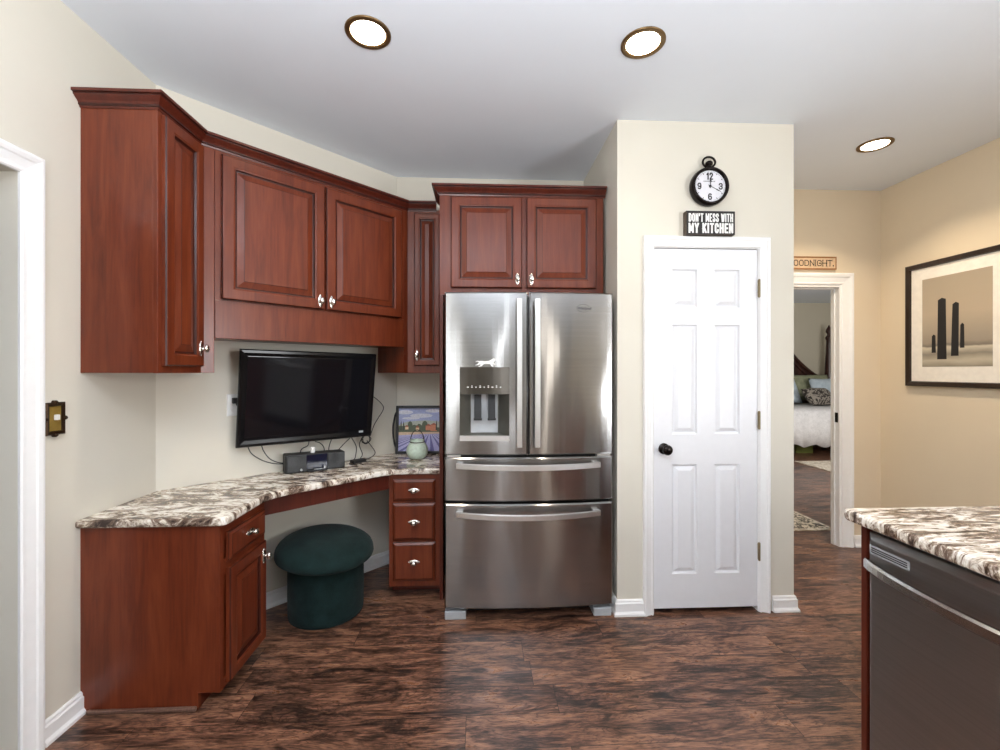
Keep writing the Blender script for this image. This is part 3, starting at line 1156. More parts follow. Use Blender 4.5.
# --- base cabinet at the left end of the desk
ZC = 0.735
cab = thing('base_cabinet', 'low cherry desk cabinet with one drawer over one door, against the left wall', 'base cabinet', (-1.3, 2.0, 0), 'cherry desk cabinets')
XF = -1.035
YE = 2.190
bm = new_bm()
prism(bm, [(XL, 0), (-1.12, 0), (-1.12, 0.066), (XF - 0.0195, 0.066), (XF - 0.0195, ZC), (XL, ZC)], -1.841, -1.823, FW)
box(bm, XL, XF - 0.0195, 1.8412, YE, 0.066, ZC)
obj('body', bm, M_WOOD, cab)
bm = new_bm()
for (y0, y1, z0, z1) in ((1.8215, 1.85, 0.0655, ZC), (2.14, YE, 0.0655, ZC), (1.85, 2.14, 0.0655, 0.10), (1.85, 2.14, 0.67, ZC), (1.85, 2.14, 0.52, 0.585)):
    box(bm, XF - 0.019, XF, y0, y1, z0, z1)
box(bm, XF - 0.019, XF - 0.008, 1.85, 2.14, 0.10, 0.67)
obj('face_frame', bm, M_WOOD, cab)
bm = new_bm()
box(bm, XL, -1.121, 1.8415, YE, 0, 0.0655)
obj('toe_kick', bm, M_WOOD_D, cab)
bm = new_bm()
box(bm, -1.54, -1.121, 1.808, 1.8228, 0, 0.017)
o = obj('shoe_molding', bm, M_SHOE, cab, bevel=0.006)
o['label'] = 'worn grey brown shoe strip along the floor'
bm = new_bm()
slab_drawer(bm, FL, 1.862, 2.168, 0.575, 0.692, XF + 0.0005, 0.02)
d = obj('drawer', bm, M_WOOD, cab, mats=[M_WOOD, M_GLAZE])
knob(FL, 2.02, XF + 0.0205, 0.638, d, True)
bm = new_bm()
raised_door(bm, FL, 1.862, 2.168, 0.080, 0.545, XF + 0.0005, 0.021, 0.056)
d = obj('door', bm, M_WOOD, cab, mats=[M_WOOD, M_GLAZE])
knob(FL, 2.138, XF + 0.0215, 0.480, d)

# --- three drawer cabinet
cab = thing('drawer_cabinet', 'narrow cherry cabinet of three drawers left of the refrigerator', 'base cabinet', (-0.386, 2.95, 0), 'cherry desk cabinets')
bm = new_bm()
box(bm, -0.538, -0.2345, 2.6995, YB - 0.001, 0.06, ZC)
obj('body', bm, M_WOOD, cab)
bm = new_bm()
box(bm, -0.538, -0.2345, 2.68, 2.699, 0.06, ZC)
obj('face_frame', bm, M_WOOD, cab, bevel=0.0015)
bm = new_bm()
box(bm, -0.533, -0.2345, 2.762, 3.19, 0, 0.0598)
obj('toe_kick', bm, M_WOOD_D, cab)
for z0, z1 in ((0.577, 0.704), (0.340, 0.562), (0.098, 0.327)):
    bm = new_bm()
    slab_drawer(bm, FW, -0.513, -0.262, z0, z1, -2.6795, 0.02)
    d = obj('drawer', bm, M_WOOD, cab, mats=[M_WOOD, M_GLAZE])
    knob(FW, -0.387, -2.6595, (z0 + z1) / 2, d, True)

# --- apron rail across the knee space
a0, a1 = Vector((-1.045, 2.193)), Vector((-0.5395, 2.6985))
bm = new_bm()
tt = 0.02 / math.sqrt(2)
prism(bm, [(-1.0545, 2.2075), (-0.5395, 2.6815), (-0.5395, 2.6815 + 2 * tt), (-1.0545, 2.2075 + 2 * tt)], 0.645, ZC - 0.0005)
center_origin(tag(obj('desk_apron', bm, M_WOOD_D), 'thin dark cherry rail under the granite over the ottoman', 'desk rail'))

# --- granite desk top
def countertop(bm, poly, z0, z1, r=0.012):
    """polygon slab with an eased top and bottom edge"""
    P = [Vector(p) for p in poly]
    n = len(P)

    def inset(k):
        out = []
        for i in range(n):
            a, b, c = P[i - 1], P[i], P[(i + 1) % n]
            n1 = Vector((-(b - a).y, (b - a).x)).normalized()
            n2 = Vector((-(c - b).y, (c - b).x)).normalized()
            m = (n1 + n2) / (1 + n1.dot(n2))
            out.append(b + m * k)
        return out
    prev = None
    for ins, z in ((r, z0), (r * 0.3, z0 + r * 0.3), (0, z0 + r), (0, z1 - r), (r * 0.3, z1 - r * 0.3), (r, z1)):
        ring = [bm.verts.new((p.x, p.y, z)) for p in inset(ins)]
        if prev:
            bridge(bm, prev, ring)
        else:
            bm.faces.new(list(reversed(ring)))
        prev = ring
    bm.faces.new(prev)


def arc(cx, cy, r, a0, a1, n=6):
    return [(cx + r * math.cos(a0 + (a1 - a0) * i / n), cy + r * math.sin(a0 + (a1 - a0) * i / n)) for i in range(n + 1)]


bm = new_bm()
# counter-clockwise: near edge, front edge, diagonal edge, right edge, walls
poly = [(XL + 0.001, 1.800)] + arc(-1.033, 1.830, 0.03, -PI / 2, 0) + [(-1.003, 2.07), (-0.999, 2.13), (-0.982, 2.182), (-0.945, 2.233),
        (-0.75, 2.432), (-0.60, 2.582), (-0.55, 2.622), (-0.49, 2.648), (-0.42, 2.656), (-0.2345, 2.657), (-0.2345, YB - 0.001), (C1[0] + 0.0005, YB - 0.001), (C0[0] + 0.001, C0[1] - 0.0005)]
countertop(bm, poly, ZC, 0.769, 0.009)
center_origin(tag(obj('desk_countertop', bm, M_GRAN), 'speckled brown and white granite desk top running into the corner', 'countertop'))

# ------------------------------------------------------------------ refrigerator
FX0, FX1 = -0.186, 0.736
FY = 2.405


def bulge(x):
    t = (x - FX0) / (FX1 - FX0) * 2 - 1
    return FY - 0.026 * (1 - t * t)


def curved_slab(x0, x1, z0, z1, depth, hole=None, n=14, edge=0.008):
    """refrigerator door: curved front, eased border, optional rectangular hole"""
    bm = new_bm()
    xs = [x0 + (x1 - x0) * i / n for i in range(n + 1)]
    zs = [z0, z1]
    if hole:
        xs = sorted(set([x for x in xs if all(abs(x - h) > 0.008 for h in hole[:2])] + [hole[0], hole[1]]))
        zs = [z0, hole[2], hole[3], z1]
    def Y(x, z, on_edge):
        return bulge(x) + (edge if on_edge else 0)
    # inner field inset by edge
    X = [x0] + [x0 + edge] + [x for x in xs if x0 + edge < x < x1 - edge] + [x1 - edge] + [x1]
    Z = [z0, z0 + edge] + zs[1:-1] + [z1 - edge, z1]
    g = {}
    for i, x in enumerate(X):
        for j, z in enumerate(Z):
            e = i in (0, len(X) - 1) or j in (0, len(Z) - 1)
            g[i, j] = bm.verts.new((x, Y(x, z, e), z))
    for i in range(len(X) - 1):
        for j in range(len(Z) - 1):
            if hole and hole[0] - 1e-6 <= X[i] and X[i + 1] <= hole[1] + 1e-6 and hole[2] - 1e-6 <= Z[j] and Z[j + 1] <= hole[3] + 1e-6:
                continue
            bm.faces.new((g[i, j], g[i + 1, j], g[i + 1, j + 1], g[i, j + 1]))
    yb = FY + depth
    nx, nz = len(X) - 1, len(Z) - 1
    B = [bm.verts.new((X[i], yb, Z[j])) for i, j in ((0, 0), (nx, 0), (nx, nz), (0, nz))]
    bm.faces.new([g[i, 0] for i in range(nx + 1)] + [B[1], B[0]])
    bm.faces.new([g[i, nz] for i in range(nx + 1)] + [B[2], B[3]])
    bm.faces.new([g[0, j] for j in range(nz + 1)] + [B[3], B[0]])
    bm.faces.new([g[nx, j] for j in range(nz + 1)] + [B[2], B[1]])
    bm.faces.new(B)
    return bm


fr = thing('refrigerator', 'stainless steel french door refrigerator with two freezer drawers', 'refrigerator', (0.272, 2.78, 0))
bm = new_bm()
box(bm, FX0 + 0.006, FX1 - 0.006, 2.462, 3.16, 0.055, 1.765)
obj('body', bm, M_GREYDK, fr, bevel=0.004)
HOLE = (-0.104, 0.163, 0.974, 1.372)
d1 = obj('door', curved_slab(FX0, 0.2625, 0.896, 1.778, 0.055, HOLE), M_STEEL, fr)
d2 = obj('door', curved_slab(0.2695, FX1, 0.896, 1.778, 0.055), M_STEEL, fr)
w1 = obj('drawer', curved_slab(FX0, FX1, 0.645, 0.884, 0.055, n=24), M_STEEL, fr)
w2 = obj('drawer', curved_slab(FX0, FX1, 0.066, 0.632, 0.055, n=24), M_STEEL, fr)


def bar_handle(p0, p1, bow, w, t, vertical, parent, posts=0.03, n=16):
    """flat bar handle standing off the door, bowed outwards in the middle"""
    bm = new_bm()
    p0, p1 = Vector(p0), Vector(p1)
    secs = []
    W = Vector((1, 0, 0)) if vertical else Vector((0, 0, 1))
    for i in range(n + 1):
        t_ = i / n
        c = p0.lerp(p1, t_) + Vector((0, -bow * (1 - (2 * t_ - 1) ** 2), 0))
        secs.append([bm.verts.new(c + W * (a * w / 2) + Vector((0, b * t, 0))) for a, b in ((-1, 0), (-0.8, -1), (0.8, -1), (1, 0), (0.8, 0.25), (-0.8, 0.25))])
    for a, b in zip(secs, secs[1:]):
        bridge(bm, a, b)
    bm.faces.new(secs[0])
    bm.faces.new(list(reversed(secs[-1])))
    ax = (p1 - p0).normalized()
    for q, s in ((p0, 1), (p1, -1)):
        c = q + ax * (s * 0.018)
        e = Vector((w * 0.35, 0, 0.016)) if vertical else Vector((0.016, 0, w * 0.35))
        box(bm, c.x - e.x, c.x + e.x, c.y - 0.001, c.y + posts, c.z - e.z, c.z + e.z)
    return obj('handle', bm, M_STEEL_L, parent, smooth=False)


bar_handle((0.214, 2.345, 0.945), (0.214, 2.345, 1.735), 0.006, 0.031, 0.011, True, d1, 0.045)
bar_handle((0.310, 2.345, 0.945), (0.310, 2.345, 1.735), 0.006, 0.031, 0.011, True, d2, 0.045)
bar_handle((-0.122, 2.372, 0.844), (0.655, 2.372, 0.844), 0.070, 0.031, 0.012, False, w1, 0.035)
bar_handle((-0.122, 2.372, 0.584), (0.655, 2.372, 0.584), 0.070, 0.031, 0.012, False, w2, 0.035)
# dispenser
dp = new_bm()
x0, x1, z0, z1 = HOLE
yo = bulge(-0.06)
yf = bulge(0.0)
# tapered cavity below the control panel
ZC0, ZC1 = 0.998, 1.232
rb = [(x0 + 0.055, ZC0 + 0.012), (x1 - 0.055, ZC0 + 0.012), (x1 - 0.055, ZC1), (x0 + 0.055, ZC1)]
ro = [(x0, ZC0), (x1, ZC0), (x1, ZC1), (x0, ZC1)]
A_ = [dp.verts.new((u, bulge(u) + 0.002, v)) for u, v in ro]
B_ = [dp.verts.new((u, yf + 0.062, v)) for u, v in rb]
for i in range(4):
    j = (i + 1) % 4
    dp.faces.new((A_[i], A_[j], B_[j], B_[i]))
dp.faces.new(B_)
M_CAV = plain('smoked grey cavity', srgb(104, 103, 96), 0.3, 0.6)
disp = obj('dispenser', dp, M_CAV, d1)
bm = new_bm()
box(bm, x0 + 0.06, x1 - 0.06, yf + 0.058, yf + 0.0615, ZC0 + 0.014, ZC1 - 0.004)
obj('back_plate', bm, M_GREYPL, d1)
bm = new_bm()
nseg = 6
pz = [(ZC1, 0.0), (z1, 0.0)]
gr = []
for i in range(nseg + 1):
    x = x0 + (x1 - x0) * i / nseg
    y = bulge(x) - 0.002
    gr.append([bm.verts.new((x, y, ZC1 - 0.006)), bm.verts.new((x, y, z1)), bm.verts.new((x, y + 0.02, z1)), bm.verts.new((x, y + 0.02, ZC1 - 0.006))])
for a, b in zip(gr, gr[1:]):
    bridge(bm, a, b)
bm.faces.new(gr[0])
bm.faces.new(list(reversed(gr[-1])))
M_PANEL = plain('mirror black control panel', (0.11, 0.10, 0.088), 0.16, 0.9, var=0.02)
cp = obj('control_panel', bm, M_PANEL, d1)
cp['label'] = 'glossy dark control panel'
# a row of small touch icons on the control panel
bm = new_bm()
for i in range(9):
    x = -0.060 + i * 0.022
    y = bulge(x) - 0.0024
    w = 0.007 if i % 3 else 0.010
    box(bm, x - w / 2, x + w / 2, y - 0.0005, y + 0.001, 1.262, 1.2665)
    if i % 2:
        box(bm, x - 0.003, x + 0.003, y - 0.0005, y + 0.001, 1.270, 1.273)
obj('touch_icons', bm, M_LETTER, d1)
bm = new_bm()
gr = []
for i in range(nseg + 1):
    x = x0 + (x1 - x0) * i / nseg
    y = bulge(x) - 0.003
    gr.append([bm.verts.new((x, y, z0)), bm.verts.new((x, y, ZC0 + 0.004)), bm.verts.new((x, y + 0.055, ZC0 + 0.001)), bm.verts.new((x, y + 0.055, z0))])
for a, b in zip(gr, gr[1:]):
    bridge(bm, a, b)
bm.faces.new(gr[0])
bm.faces.new(list(reversed(gr[-1])))
obj('drip_tray', bm, M_STEEL_L, d1)
for xa, xb in ((-0.026, 0.013), (0.050, 0.089)):
    bm = new_bm()
    vs = [(xa, yf + 0.045, 1.222), (xb, yf + 0.045, 1.222), (xb, yf + 0.028, 1.09), (xa, yf + 0.028, 1.09)]
    f = [bm.verts.new(v) for v in vs]
    g2 = [bm.verts.new((x, y + 0.014, z)) for x, y, z in vs]
    bm.faces.new(f)
    bm.faces.new(list(reversed(g2)))
    bridge(bm, f, g2)
    box(bm, xa - 0.003, xb + 0.003, yf + 0.024, yf + 0.042, 1.082, 1.094)
    o = obj('paddle', bm, M_BLACK, d1, bevel=0.001)
    o['label'] = 'dark dispenser paddle'
# maker's mark, upper right door
FLG = Fr((0.575, bulge(0.575), 0), 0.0757)
text_mesh('maker_mark', 'Whirlpool', FLG, 0, 1.692, 0.0006, 0.021, M_LOGO, d2, extrude=0.0005, bold=0.0003, width=0.075)
bm = new_bm()
ring = []
for i in range(28):
    a = 2 * PI * i / 28 * 0.82 + 0.5
    x = 0.568 + 0.036 * math.cos(a)
    ring.append((x, bulge(x) - 0.0006, 1.693 + 0.021 * math.sin(a)))
tube(bm, ring, 0.0008, 6)
obj('maker_swirl', bm, M_LOGO, d2)
for x0_, x1_ in ((FX0, FX0 + 0.115), (FX1 - 0.105, FX1 - 0.006)):
    bm = new_bm()
    box(bm, x0_, x1_, 2.412, 2.60, 0.0, 0.046)
    o = obj('foot', bm, M_GREYPL, fr, bevel=0.005)
    o['label'] = 'grey plastic roller cover'
bm = new_bm()
box(bm, FX0 + 0.12, FX1 - 0.11, 2.50, 2.56, 0.004, 0.054)
obj('toe_grille', bm, M_BLACK, fr)
for x0_, x1_ in ((FX0 + 0.012, FX0 + 0.085), (FX1 - 0.085, FX1 - 0.012)):
    bm = new_bm()
    box(bm, x0_, x1_, 2.415, 2.5, 0.8855, 0.8945)
    obj('hinge_bracket', bm, M_STEEL_L, fr)
    bm = new_bm()
    box(bm, x0_, x1_, 2.42, 2.56, 1.7655, 1.7775)
    obj('hinge_cover', bm, M_GREYDK, fr, bevel=0.003)

# horse magnet
HORSE = [(0.00, 0.55), (0.10, 0.72), (0.18, 0.68), (0.28, 0.70), (0.45, 0.66), (0.60, 0.70), (0.70, 0.84), (0.80, 0.98), (0.86, 0.94), (0.99, 0.78), (0.96, 0.70),
         (0.88, 0.73), (0.82, 0.60), (0.78, 0.46), (0.92, 0.36), (0.99, 0.20), (0.94, 0.17), (0.86, 0.30), (0.74, 0.30), (0.80, 0.10), (0.76, 0.04), (0.70, 0.12), (0.66, 0.34),
         (0.45, 0.36), (0.36, 0.30), (0.30, 0.12), (0.18, 0.02), (0.14, 0.07), (0.23, 0.18), (0.24, 0.34), (0.12, 0.22), (0.02, 0.20), (0.02, 0.26), (0.10, 0.32), (0.17, 0.48), (0.14, 0.60), (0.08, 0.60)]
bm = new_bm()
prism(bm, [(-0.022 + 0.125 * a, 1.372 + 0.048 * b) for a, b in HORSE], -(bulge(0.03) - 0.0002), -(bulge(0.03) - 0.003), FW)
center_origin(tag(obj('horse_magnet', bm, M_WHITEPL), 'white trotting horse magnet on the refrigerator above the dispenser', 'magnet'))

# ------------------------------------------------------------------ television
tvF = Fr((-0.970, 2.637, 0), 0)
ya, ti, rl = 0.889, 0.128, -0.0112
Rv = Vector((math.sin(ya), math.cos(ya), 0))
Nv = Vector((math.cos(ya), -math.sin(ya), 0))
Uv = Vector((0, 0, 1)) * math.cos(ti) + Nv * math.sin(ti)
R2 = Rv * math.cos(rl) + Uv * math.sin(rl)
U2 = -Rv * math.sin(rl) + Uv * math.cos(rl)
N2 = R2.cross(U2)


class Tilted:
    def __init__(s, c):
        s.c = Vector(c)

    def p(s, u, d, v):
        return s.c + R2 * u + N2 * d + U2 * v


TV = Tilted((-0.970, 2.637, 1.198))
tv = thing('television', 'black flat screen television tilted on the diagonal wall above the desk', 'television', (-0.970, 2.637, 0.93))
w, h = 0.383, 0.266
bm = new_bm()
rings(bm, TV, -w, w, -h, h, [(0.03, -0.075), (0.01, -0.05), (0, -0.02), (0, -0.006), (0.004, 0), (0.018, 0.002), (0.03, -0.002), (0.036, -0.004)], True)
obj('bezel', bm, M_BLACKGL, tv, bevel=0.001)
bm = new_bm()
rings(bm, TV, -w + 0.0365, w - 0.0365, -h + 0.052, h - 0.0365, [(0, -0.0038), (0, -0.0012), (0.002, -0.001)], True)
obj('screen', bm, M_SCREEN, tv)
bm = new_bm()
rings(bm, TV, w - 0.085, w - 0.058, -h + 0.030, -h + 0.042, [(0, -0.003), (0.0005, 0.0008)], True)
obj('maker_badge', bm, M_GREYPL, tv)
bm = new_bm()
fbox(bm, FD, 0.60, 0.80, 0.0, 0.02, 1.08, 1.32)
tube(bm, [FD.p(0.70, 0.018, 1.2), FD.p(0.72, 0.09, 1.2)], 0.02, 10)
obj('wall_bracket', bm, M_BLACK, tv)

# outlet and its plug
bm = new_bm()
rings(bm, FD, 0.294, 0.366, 1.108, 1.226, [(0, 0), (0, 0.003), (0.004, 0.006)], True)
ou = tag(obj('outlet', bm, M_WHITEPL), 'white duplex outlet plate left of the television', 'outlet')
for v in (1.143, 1.192):
    bm = new_bm()
    ellathe(bm, [(1, 0.0055), (1, 0.008), (0.9, 0.009)], mat_facing(FD, 0.330, 0, v), 0.016, 0.014, 20)
    obj('socket', bm, M_WHITEPL, ou)
bm = new_bm()
fbox(bm, FD, 0.316, 0.346, 0.0095, 0.034, 1.176, 1.206)
tube(bm, catmull([FD.p(0.33, 0.03, 1.18), FD.p(0.338, 0.045, 1.16), FD.p(0.37, 0.05, 1.16), FD.p(0.42, 0.045, 1.19)]), 0.004)
tag(obj('plug', bm, M_BLACK), 'black plug in the outlet beside the television', 'plug')

# ------------------------------------------------------------------ speaker dock and cables
ds = thing('speaker_dock', 'black clock radio speaker dock on the granite under the television', 'speaker dock', (-0.95, 2.66, 0.769))
q0_, q1_ = Vector((-1.075, 2.535)), Vector((-0.812, 2.700))
dv = (q1_ - q0_)
FDk = Fr((q0_.x, q0_.y, 0), math.atan2(dv.y, dv.x))
L = dv.length
bm = new_bm()
prism(bm, [(-0.006, 0.770), (L + 0.012, 0.770), (L + 0.012, 0.868), (-0.006, 0.876)], -0.10, -0.012, FDk)
obj('body', bm, M_BLACK, ds, bevel=0.006)
gw = L * 0.33
for a, b in ((0.0, gw), (L - gw + 0.014, L + 0.008)):
    bm = new_bm()
    rings(bm, FDk, a, b, 0.774, 0.866, [(0, -0.014), (0, -0.004), (0.004, 0)], True)
    obj('speaker_grille', bm, M_CHARCOAL, ds)
bm = new_bm()
fbox(bm, FDk, gw + 0.003, L - gw + 0.011, -0.03, -0.0115, 0.786, 0.866)
M_BLUE = plain('dark blue display', (0.007, 0.010, 0.026), 0.1, var=0.0)
obj('display', bm, M_BLUE, ds)
bm = new_bm()
fbox(bm, FDk, gw + 0.004, L - gw + 0.008, -0.0115, 0.014, 0.771, 0.783)
obj('dock_tray', bm, M_BLACKGL, ds, bevel=0.003)
bm = new_bm()
fbox(bm, FDk, gw + 0.04, L - gw - 0.02, 0.002, 0.010, 0.783, 0.786)
fbox(bm, FDk, L - gw - 0.014, L - gw - 0.004, 0.004, 0.012, 0.783, 0.800)
obj('dock_connector', bm, M_GREYPL, ds)
bm = new_bm()
lathe(bm, [(0.006, 0.002), (0.0068, 0.008), (0.0065, 0.018), (0.004, 0.021)], mat_facing(FDk, gw * 0.72, -0.004, 0.789), 16)
obj('dial_button', bm, M_GREYPL, ds)
bm = new_bm()
cw = FDk.p(0.143, -0.035, 0.8725)
lathe(bm, [(0.011, 0), (0.014, 0.004), (0.0145, 0.026), (0.011, 0.034), (0.004, 0.036)], Matrix.Translation(cw), 18)
tag(obj('earbud_case', bm, M_WHITEPL, smooth=True), 'tiny white capsule standing on top of the speaker dock', 'case')
center_origin(bpy.data.objects['earbud_case'])

CABLES = [
    ('thin black cable drooping lowest from the left end of the television to the speaker dock', [(0.378, 0.05, 0.95), (0.40, 0.05, 0.90), (0.454, 0.05, 0.855), (0.52, 0.05, 0.826), (0.60, 0.075, 0.815)]),
    ('thin black cable looping just inside the lowest left one below the television', [(0.448, 0.05, 0.96), (0.46, 0.05, 0.91), (0.496, 0.05, 0.856), (0.55, 0.05, 0.826), (0.60, 0.07, 0.822)]),
    ('short black cable slanting from the television to the left top of the speaker dock', [(0.700, 0.09, 0.96), (0.689, 0.1, 0.915), (0.650, 0.1, 0.895), (0.640, 0.1, 0.85)]),
    ('black cable arching down behind the white capsule on the dock', [(0.735, 0.09, 0.93), (0.76, 0.1, 0.92), (0.785, 0.1, 0.89), (0.79, 0.095, 0.84)]),
    ('short black cable hanging behind the middle of the speaker dock', [(0.85, 0.09, 0.96), (0.832, 0.1, 0.93), (0.818, 0.1, 0.89), (0.818, 0.095, 0.85)]),
    ('black cable sloping from the television to the right top of the speaker dock', [(1.0, 0.09, 0.98), (0.97, 0.1, 0.94), (0.92, 0.1, 0.90), (0.876, 0.1, 0.86), (0.85, 0.09, 0.82)]),
    ('black cable bowing down from the television to the adapter on the granite', [(0.96, 0.05, 0.97), (0.99, 0.06, 0.92), (1.022, 0.06, 0.86), (1.005, 0.08, 0.80), (0.985, 0.10, 0.789)]),
    ('black cable looping out beyond the right edge of the television', [(1.10, 0.05, 1.20), (1.152, 0.05, 1.18), (1.215, 0.05, 1.13), (1.232, 0.05, 1.09), (1.19, 0.05, 1.03), (1.159, 0.05, 0.985), (1.125, 0.06, 0.92)]),
    ('black cable trailing from the coil to the granite at the far right', [(1.10, 0.06, 0.89), (1.135, 0.055, 0.85), (1.168, 0.05, 0.80), (1.13, 0.06, 0.775), (1.06, 0.10, 0.774)]),
    ('black cable dropping from the coil to the adapter', [(1.06, 0.07, 0.92), (1.045, 0.06, 0.87), (1.06, 0.07, 0.81), (1.03, 0.10, 0.789)]),
]
for lab, pts in CABLES:
    bm = new_bm()
    tube(bm, catmull([FD.p(*p) for p in pts]), 0.0028, 7)
    tag(obj('cable', bm, M_BLACK, smooth=True), lab, 'cable', 'black cables under the television')
bm = new_bm()
pts = []
for i in range(72):
    a = 2 * PI * i / 24
    rr = 0.030 + 0.004 * math.sin(i * 0.7)
    pts.append(FD.p(1.095 + rr * math.cos(a), 0.055 + 0.004 * (i // 24), 0.900 + rr * 0.9 * math.sin(a)))
tube(bm, pts, 0.0028, 7)
tag(obj('cable_coil', bm, M_BLACK, smooth=True), 'bundled coil of black cable at the lower right corner of the television', 'cable')
ad = thing('power_adapter', 'small black power adapter on the granite right of the speaker dock', 'adapter', FD.p(1.0, 0.13, 0.769))
bm = new_bm()
fbox(bm, FD, 0.955, 1.045, 0.10, 0.145, 0.7695, 0.789)
obj('body', bm, M_BLACK, ad, bevel=0.004)
bm = new_bm()
tube(bm, catmull([FD.p(0.957, 0.12, 0.778), FD.p(0.93, 0.14, 0.775), FD.p(0.93, 0.17, 0.772), FD.p(0.97, 0.175, 0.772), FD.p(1.0, 0.16, 0.772)]), 0.0025, 7)
obj('lead', bm, M_BLACK, ad)

# ------------------------------------------------------------------ painted tray and vase
tr = thing('painted_tray', 'black handled tray painted with a lavender field, leaning in the desk corner', 'tray', (-0.42, 3.15, 0.769))
U0, U1, V0, V1 = -0.585, -0.265, 0.0, 0.335
LEAN = 0.10


class Lean:
    def p(s, u, d, v):
        return Vector((u, 3.155 - d * math.cos(LEAN) + v * math.sin(LEAN), 0.770 + v * math.cos(LEAN) + d * math.sin(LEAN)))


LT = Lean()
bm = new_bm()
for (a, b, c, e) in ((U0, U0 + 0.016, V0, V1), (U1 - 0.016, U1, V0, V1), (U0 + 0.016, U1 - 0.016, V0, V0 + 0.016), (U0 + 0.016, U1 - 0.016, V1 - 0.016, V1)):
    fbox(bm, LT, a, b, 0, 0.03, c, e)
obj('frame', bm, M_BLACK, tr, bevel=0.002)
PA = {}
for nm, c in dict(sky=(164, 172, 212), cloud=(220, 220, 232), hill=(176, 180, 168), field=(190, 160, 130), green=(74, 84, 62), cypress=(40, 46, 42), house=(196, 120, 88), roof=(160, 84, 60), wallp=(226, 196, 160), lav=(104, 102, 160), lav2=(178, 176, 216), path=(206, 178, 150)).items():
    PA[nm] = plain('painted ' + nm, srgb(*c), 0.35, var=0.14, scale=120)
order = list(PA)
pm = new_bm()
pu0, pu1, pv0, pv1 = U0 + 0.016, U1 - 0.016, V0 + 0.016, V1 - 0.016
lay = [0]


def paint(poly, m):
    lay[0] += 1
    d = 0.004 + lay[0] * 0.00006
    f = pm.faces.new([pm.verts.new(LT.p(pu0 + (pu1 - pu0) * a, d, pv0 + (pv1 - pv0) * b)) for a, b in poly])
    f.material_index = order.index(m)


paint([(0, 0), (1, 0), (1, 1), (0, 1)], 'sky')
for cx_, cy_, rx, ry in ((0.15, 0.9, 0.2, 0.05), (0.55, 0.82, 0.28, 0.05), (0.85, 0.93, 0.2, 0.04), (0.3, 0.76, 0.22, 0.03)):
    paint([(min(1, max(0, cx_ + rx * math.cos(i * PI / 8))), min(1, cy_ + ry * math.sin(i * PI / 8))) for i in range(16)], 'cloud')
paint([(0, 0.6), (0.2, 0.68), (0.45, 0.70), (0.7, 0.71), (1, 0.68), (1, 0.42), (0, 0.42)], 'hill')
paint([(0, 0.44), (1, 0.44), (1, 0.54), (0.6, 0.60), (0, 0.58)], 'green')
for cx_, cy_, rx, ry in ((0.28, 0.60, 0.06, 0.09), (0.38, 0.55, 0.06, 0.06), (0.50, 0.56, 0.06, 0.07), (0.64, 0.60, 0.07, 0.10), (0.16, 0.53, 0.06, 0.04)):
    paint([(cx_ + rx * math.cos(i * PI / 8), cy_ + ry * math.sin(i * PI / 8)) for i in range(16)], 'green')
for a, b, c, e in ((0.66, 0.80, 0.48, 0.58), (0.78, 0.94, 0.46, 0.60), (0.42, 0.50, 0.47, 0.54), (0.16, 0.24, 0.50, 0.56)):
    paint([(a, c), (b, c), (b, e), (a, e)], 'house' if b > 0.6 else 'wallp')
    paint([(a - 0.01, e), (b + 0.01, e), ((a + b) / 2, e + 0.05)], 'roof')
for cx_, hh in ((0.06, 0.24), (0.12, 0.22), (0.925, 0.24)):
    paint([(cx_ - 0.018, 0.48), (cx_ + 0.018, 0.48), (cx_ + 0.012, 0.48 + hh * 0.7), (cx_, 0.48 + hh), (cx_ - 0.012, 0.48 + hh * 0.7)], 'cypress')
paint([(0, 0.0), (1, 0.0), (1, 0.44), (0, 0.44)], 'path')
paint([(0, 0.0), (1, 0.0), (1, 0.40), (0, 0.37)], 'lav2')
for i in range(15):
    a = -1.3 + i * 0.26
    x0_, x1_ = 0.74 + (a - 0.5) * 0.12, a
    poly = [(x0_ - 0.004, 0.395), (x0_ + 0.004, 0.395), (x1_ + 0.10, 0.0), (x1_, 0.0)]
    # clip to the panel
    if x1_ < 0:
        t1 = (0 - x0_) / (x1_ - x0_)
        t2 = min(1, (0 - x0_ - 0.004) / (x1_ + 0.10 - x0_ - 0.004)) if x1_ + 0.10 < 0 else 1
        poly = [(x0_ - 0.004, 0.395), (x0_ + 0.004, 0.395)] + ([(0, 0.395 * (1 - t2))] if x1_ + 0.1 < 0 else [(x1_ + 0.1, 0), (0, 0)]) + [(0, 0.395 * (1 - t1))]
    elif x1_ + 0.1 > 1:
        t1 = (1 - x0_) / (x1_ - x0_) if x1_ > 1 else 1
        t2 = (1 - x0_ - 0.004) / (x1_ + 0.10 - x0_ - 0.004)
        poly = [(x0_ - 0.004, 0.395), (x0_ + 0.004, 0.395), (1, 0.395 * (1 - t2))] + ([(1, 0.395 * (1 - t1))] if x1_ > 1 else [(1, 0), (x1_, 0)])
    try:
        paint(poly, 'lav')
    except Exception:
        pass
o = obj('painting', pm, None, tr, mats=[PA[k_] for k_ in order])
o['label'] = 'painted landscape of lavender rows, cypresses and orange houses'
bm = new_bm()
fbox(bm, LT, U0 + 0.01, U1 - 0.01, 0.0005, 0.004, V0 + 0.01, V1 - 0.01)
obj('backing', bm, M_BLACK, tr)
for sgn, ue in ((-1, U0), (1, U1)):
    bm = new_bm()
    tube(bm, catmull([LT.p(ue + sgn * a, 0.015, v) for a, v in ((-0.004, 0.04), (0.008, 0.07), (0.018, 0.13), (0.020, 0.168), (0.018, 0.205), (0.008, 0.265), (-0.004, 0.295))]), 0.006, 8)
    obj('handle', bm, M_BLACK, tr, smooth=True)

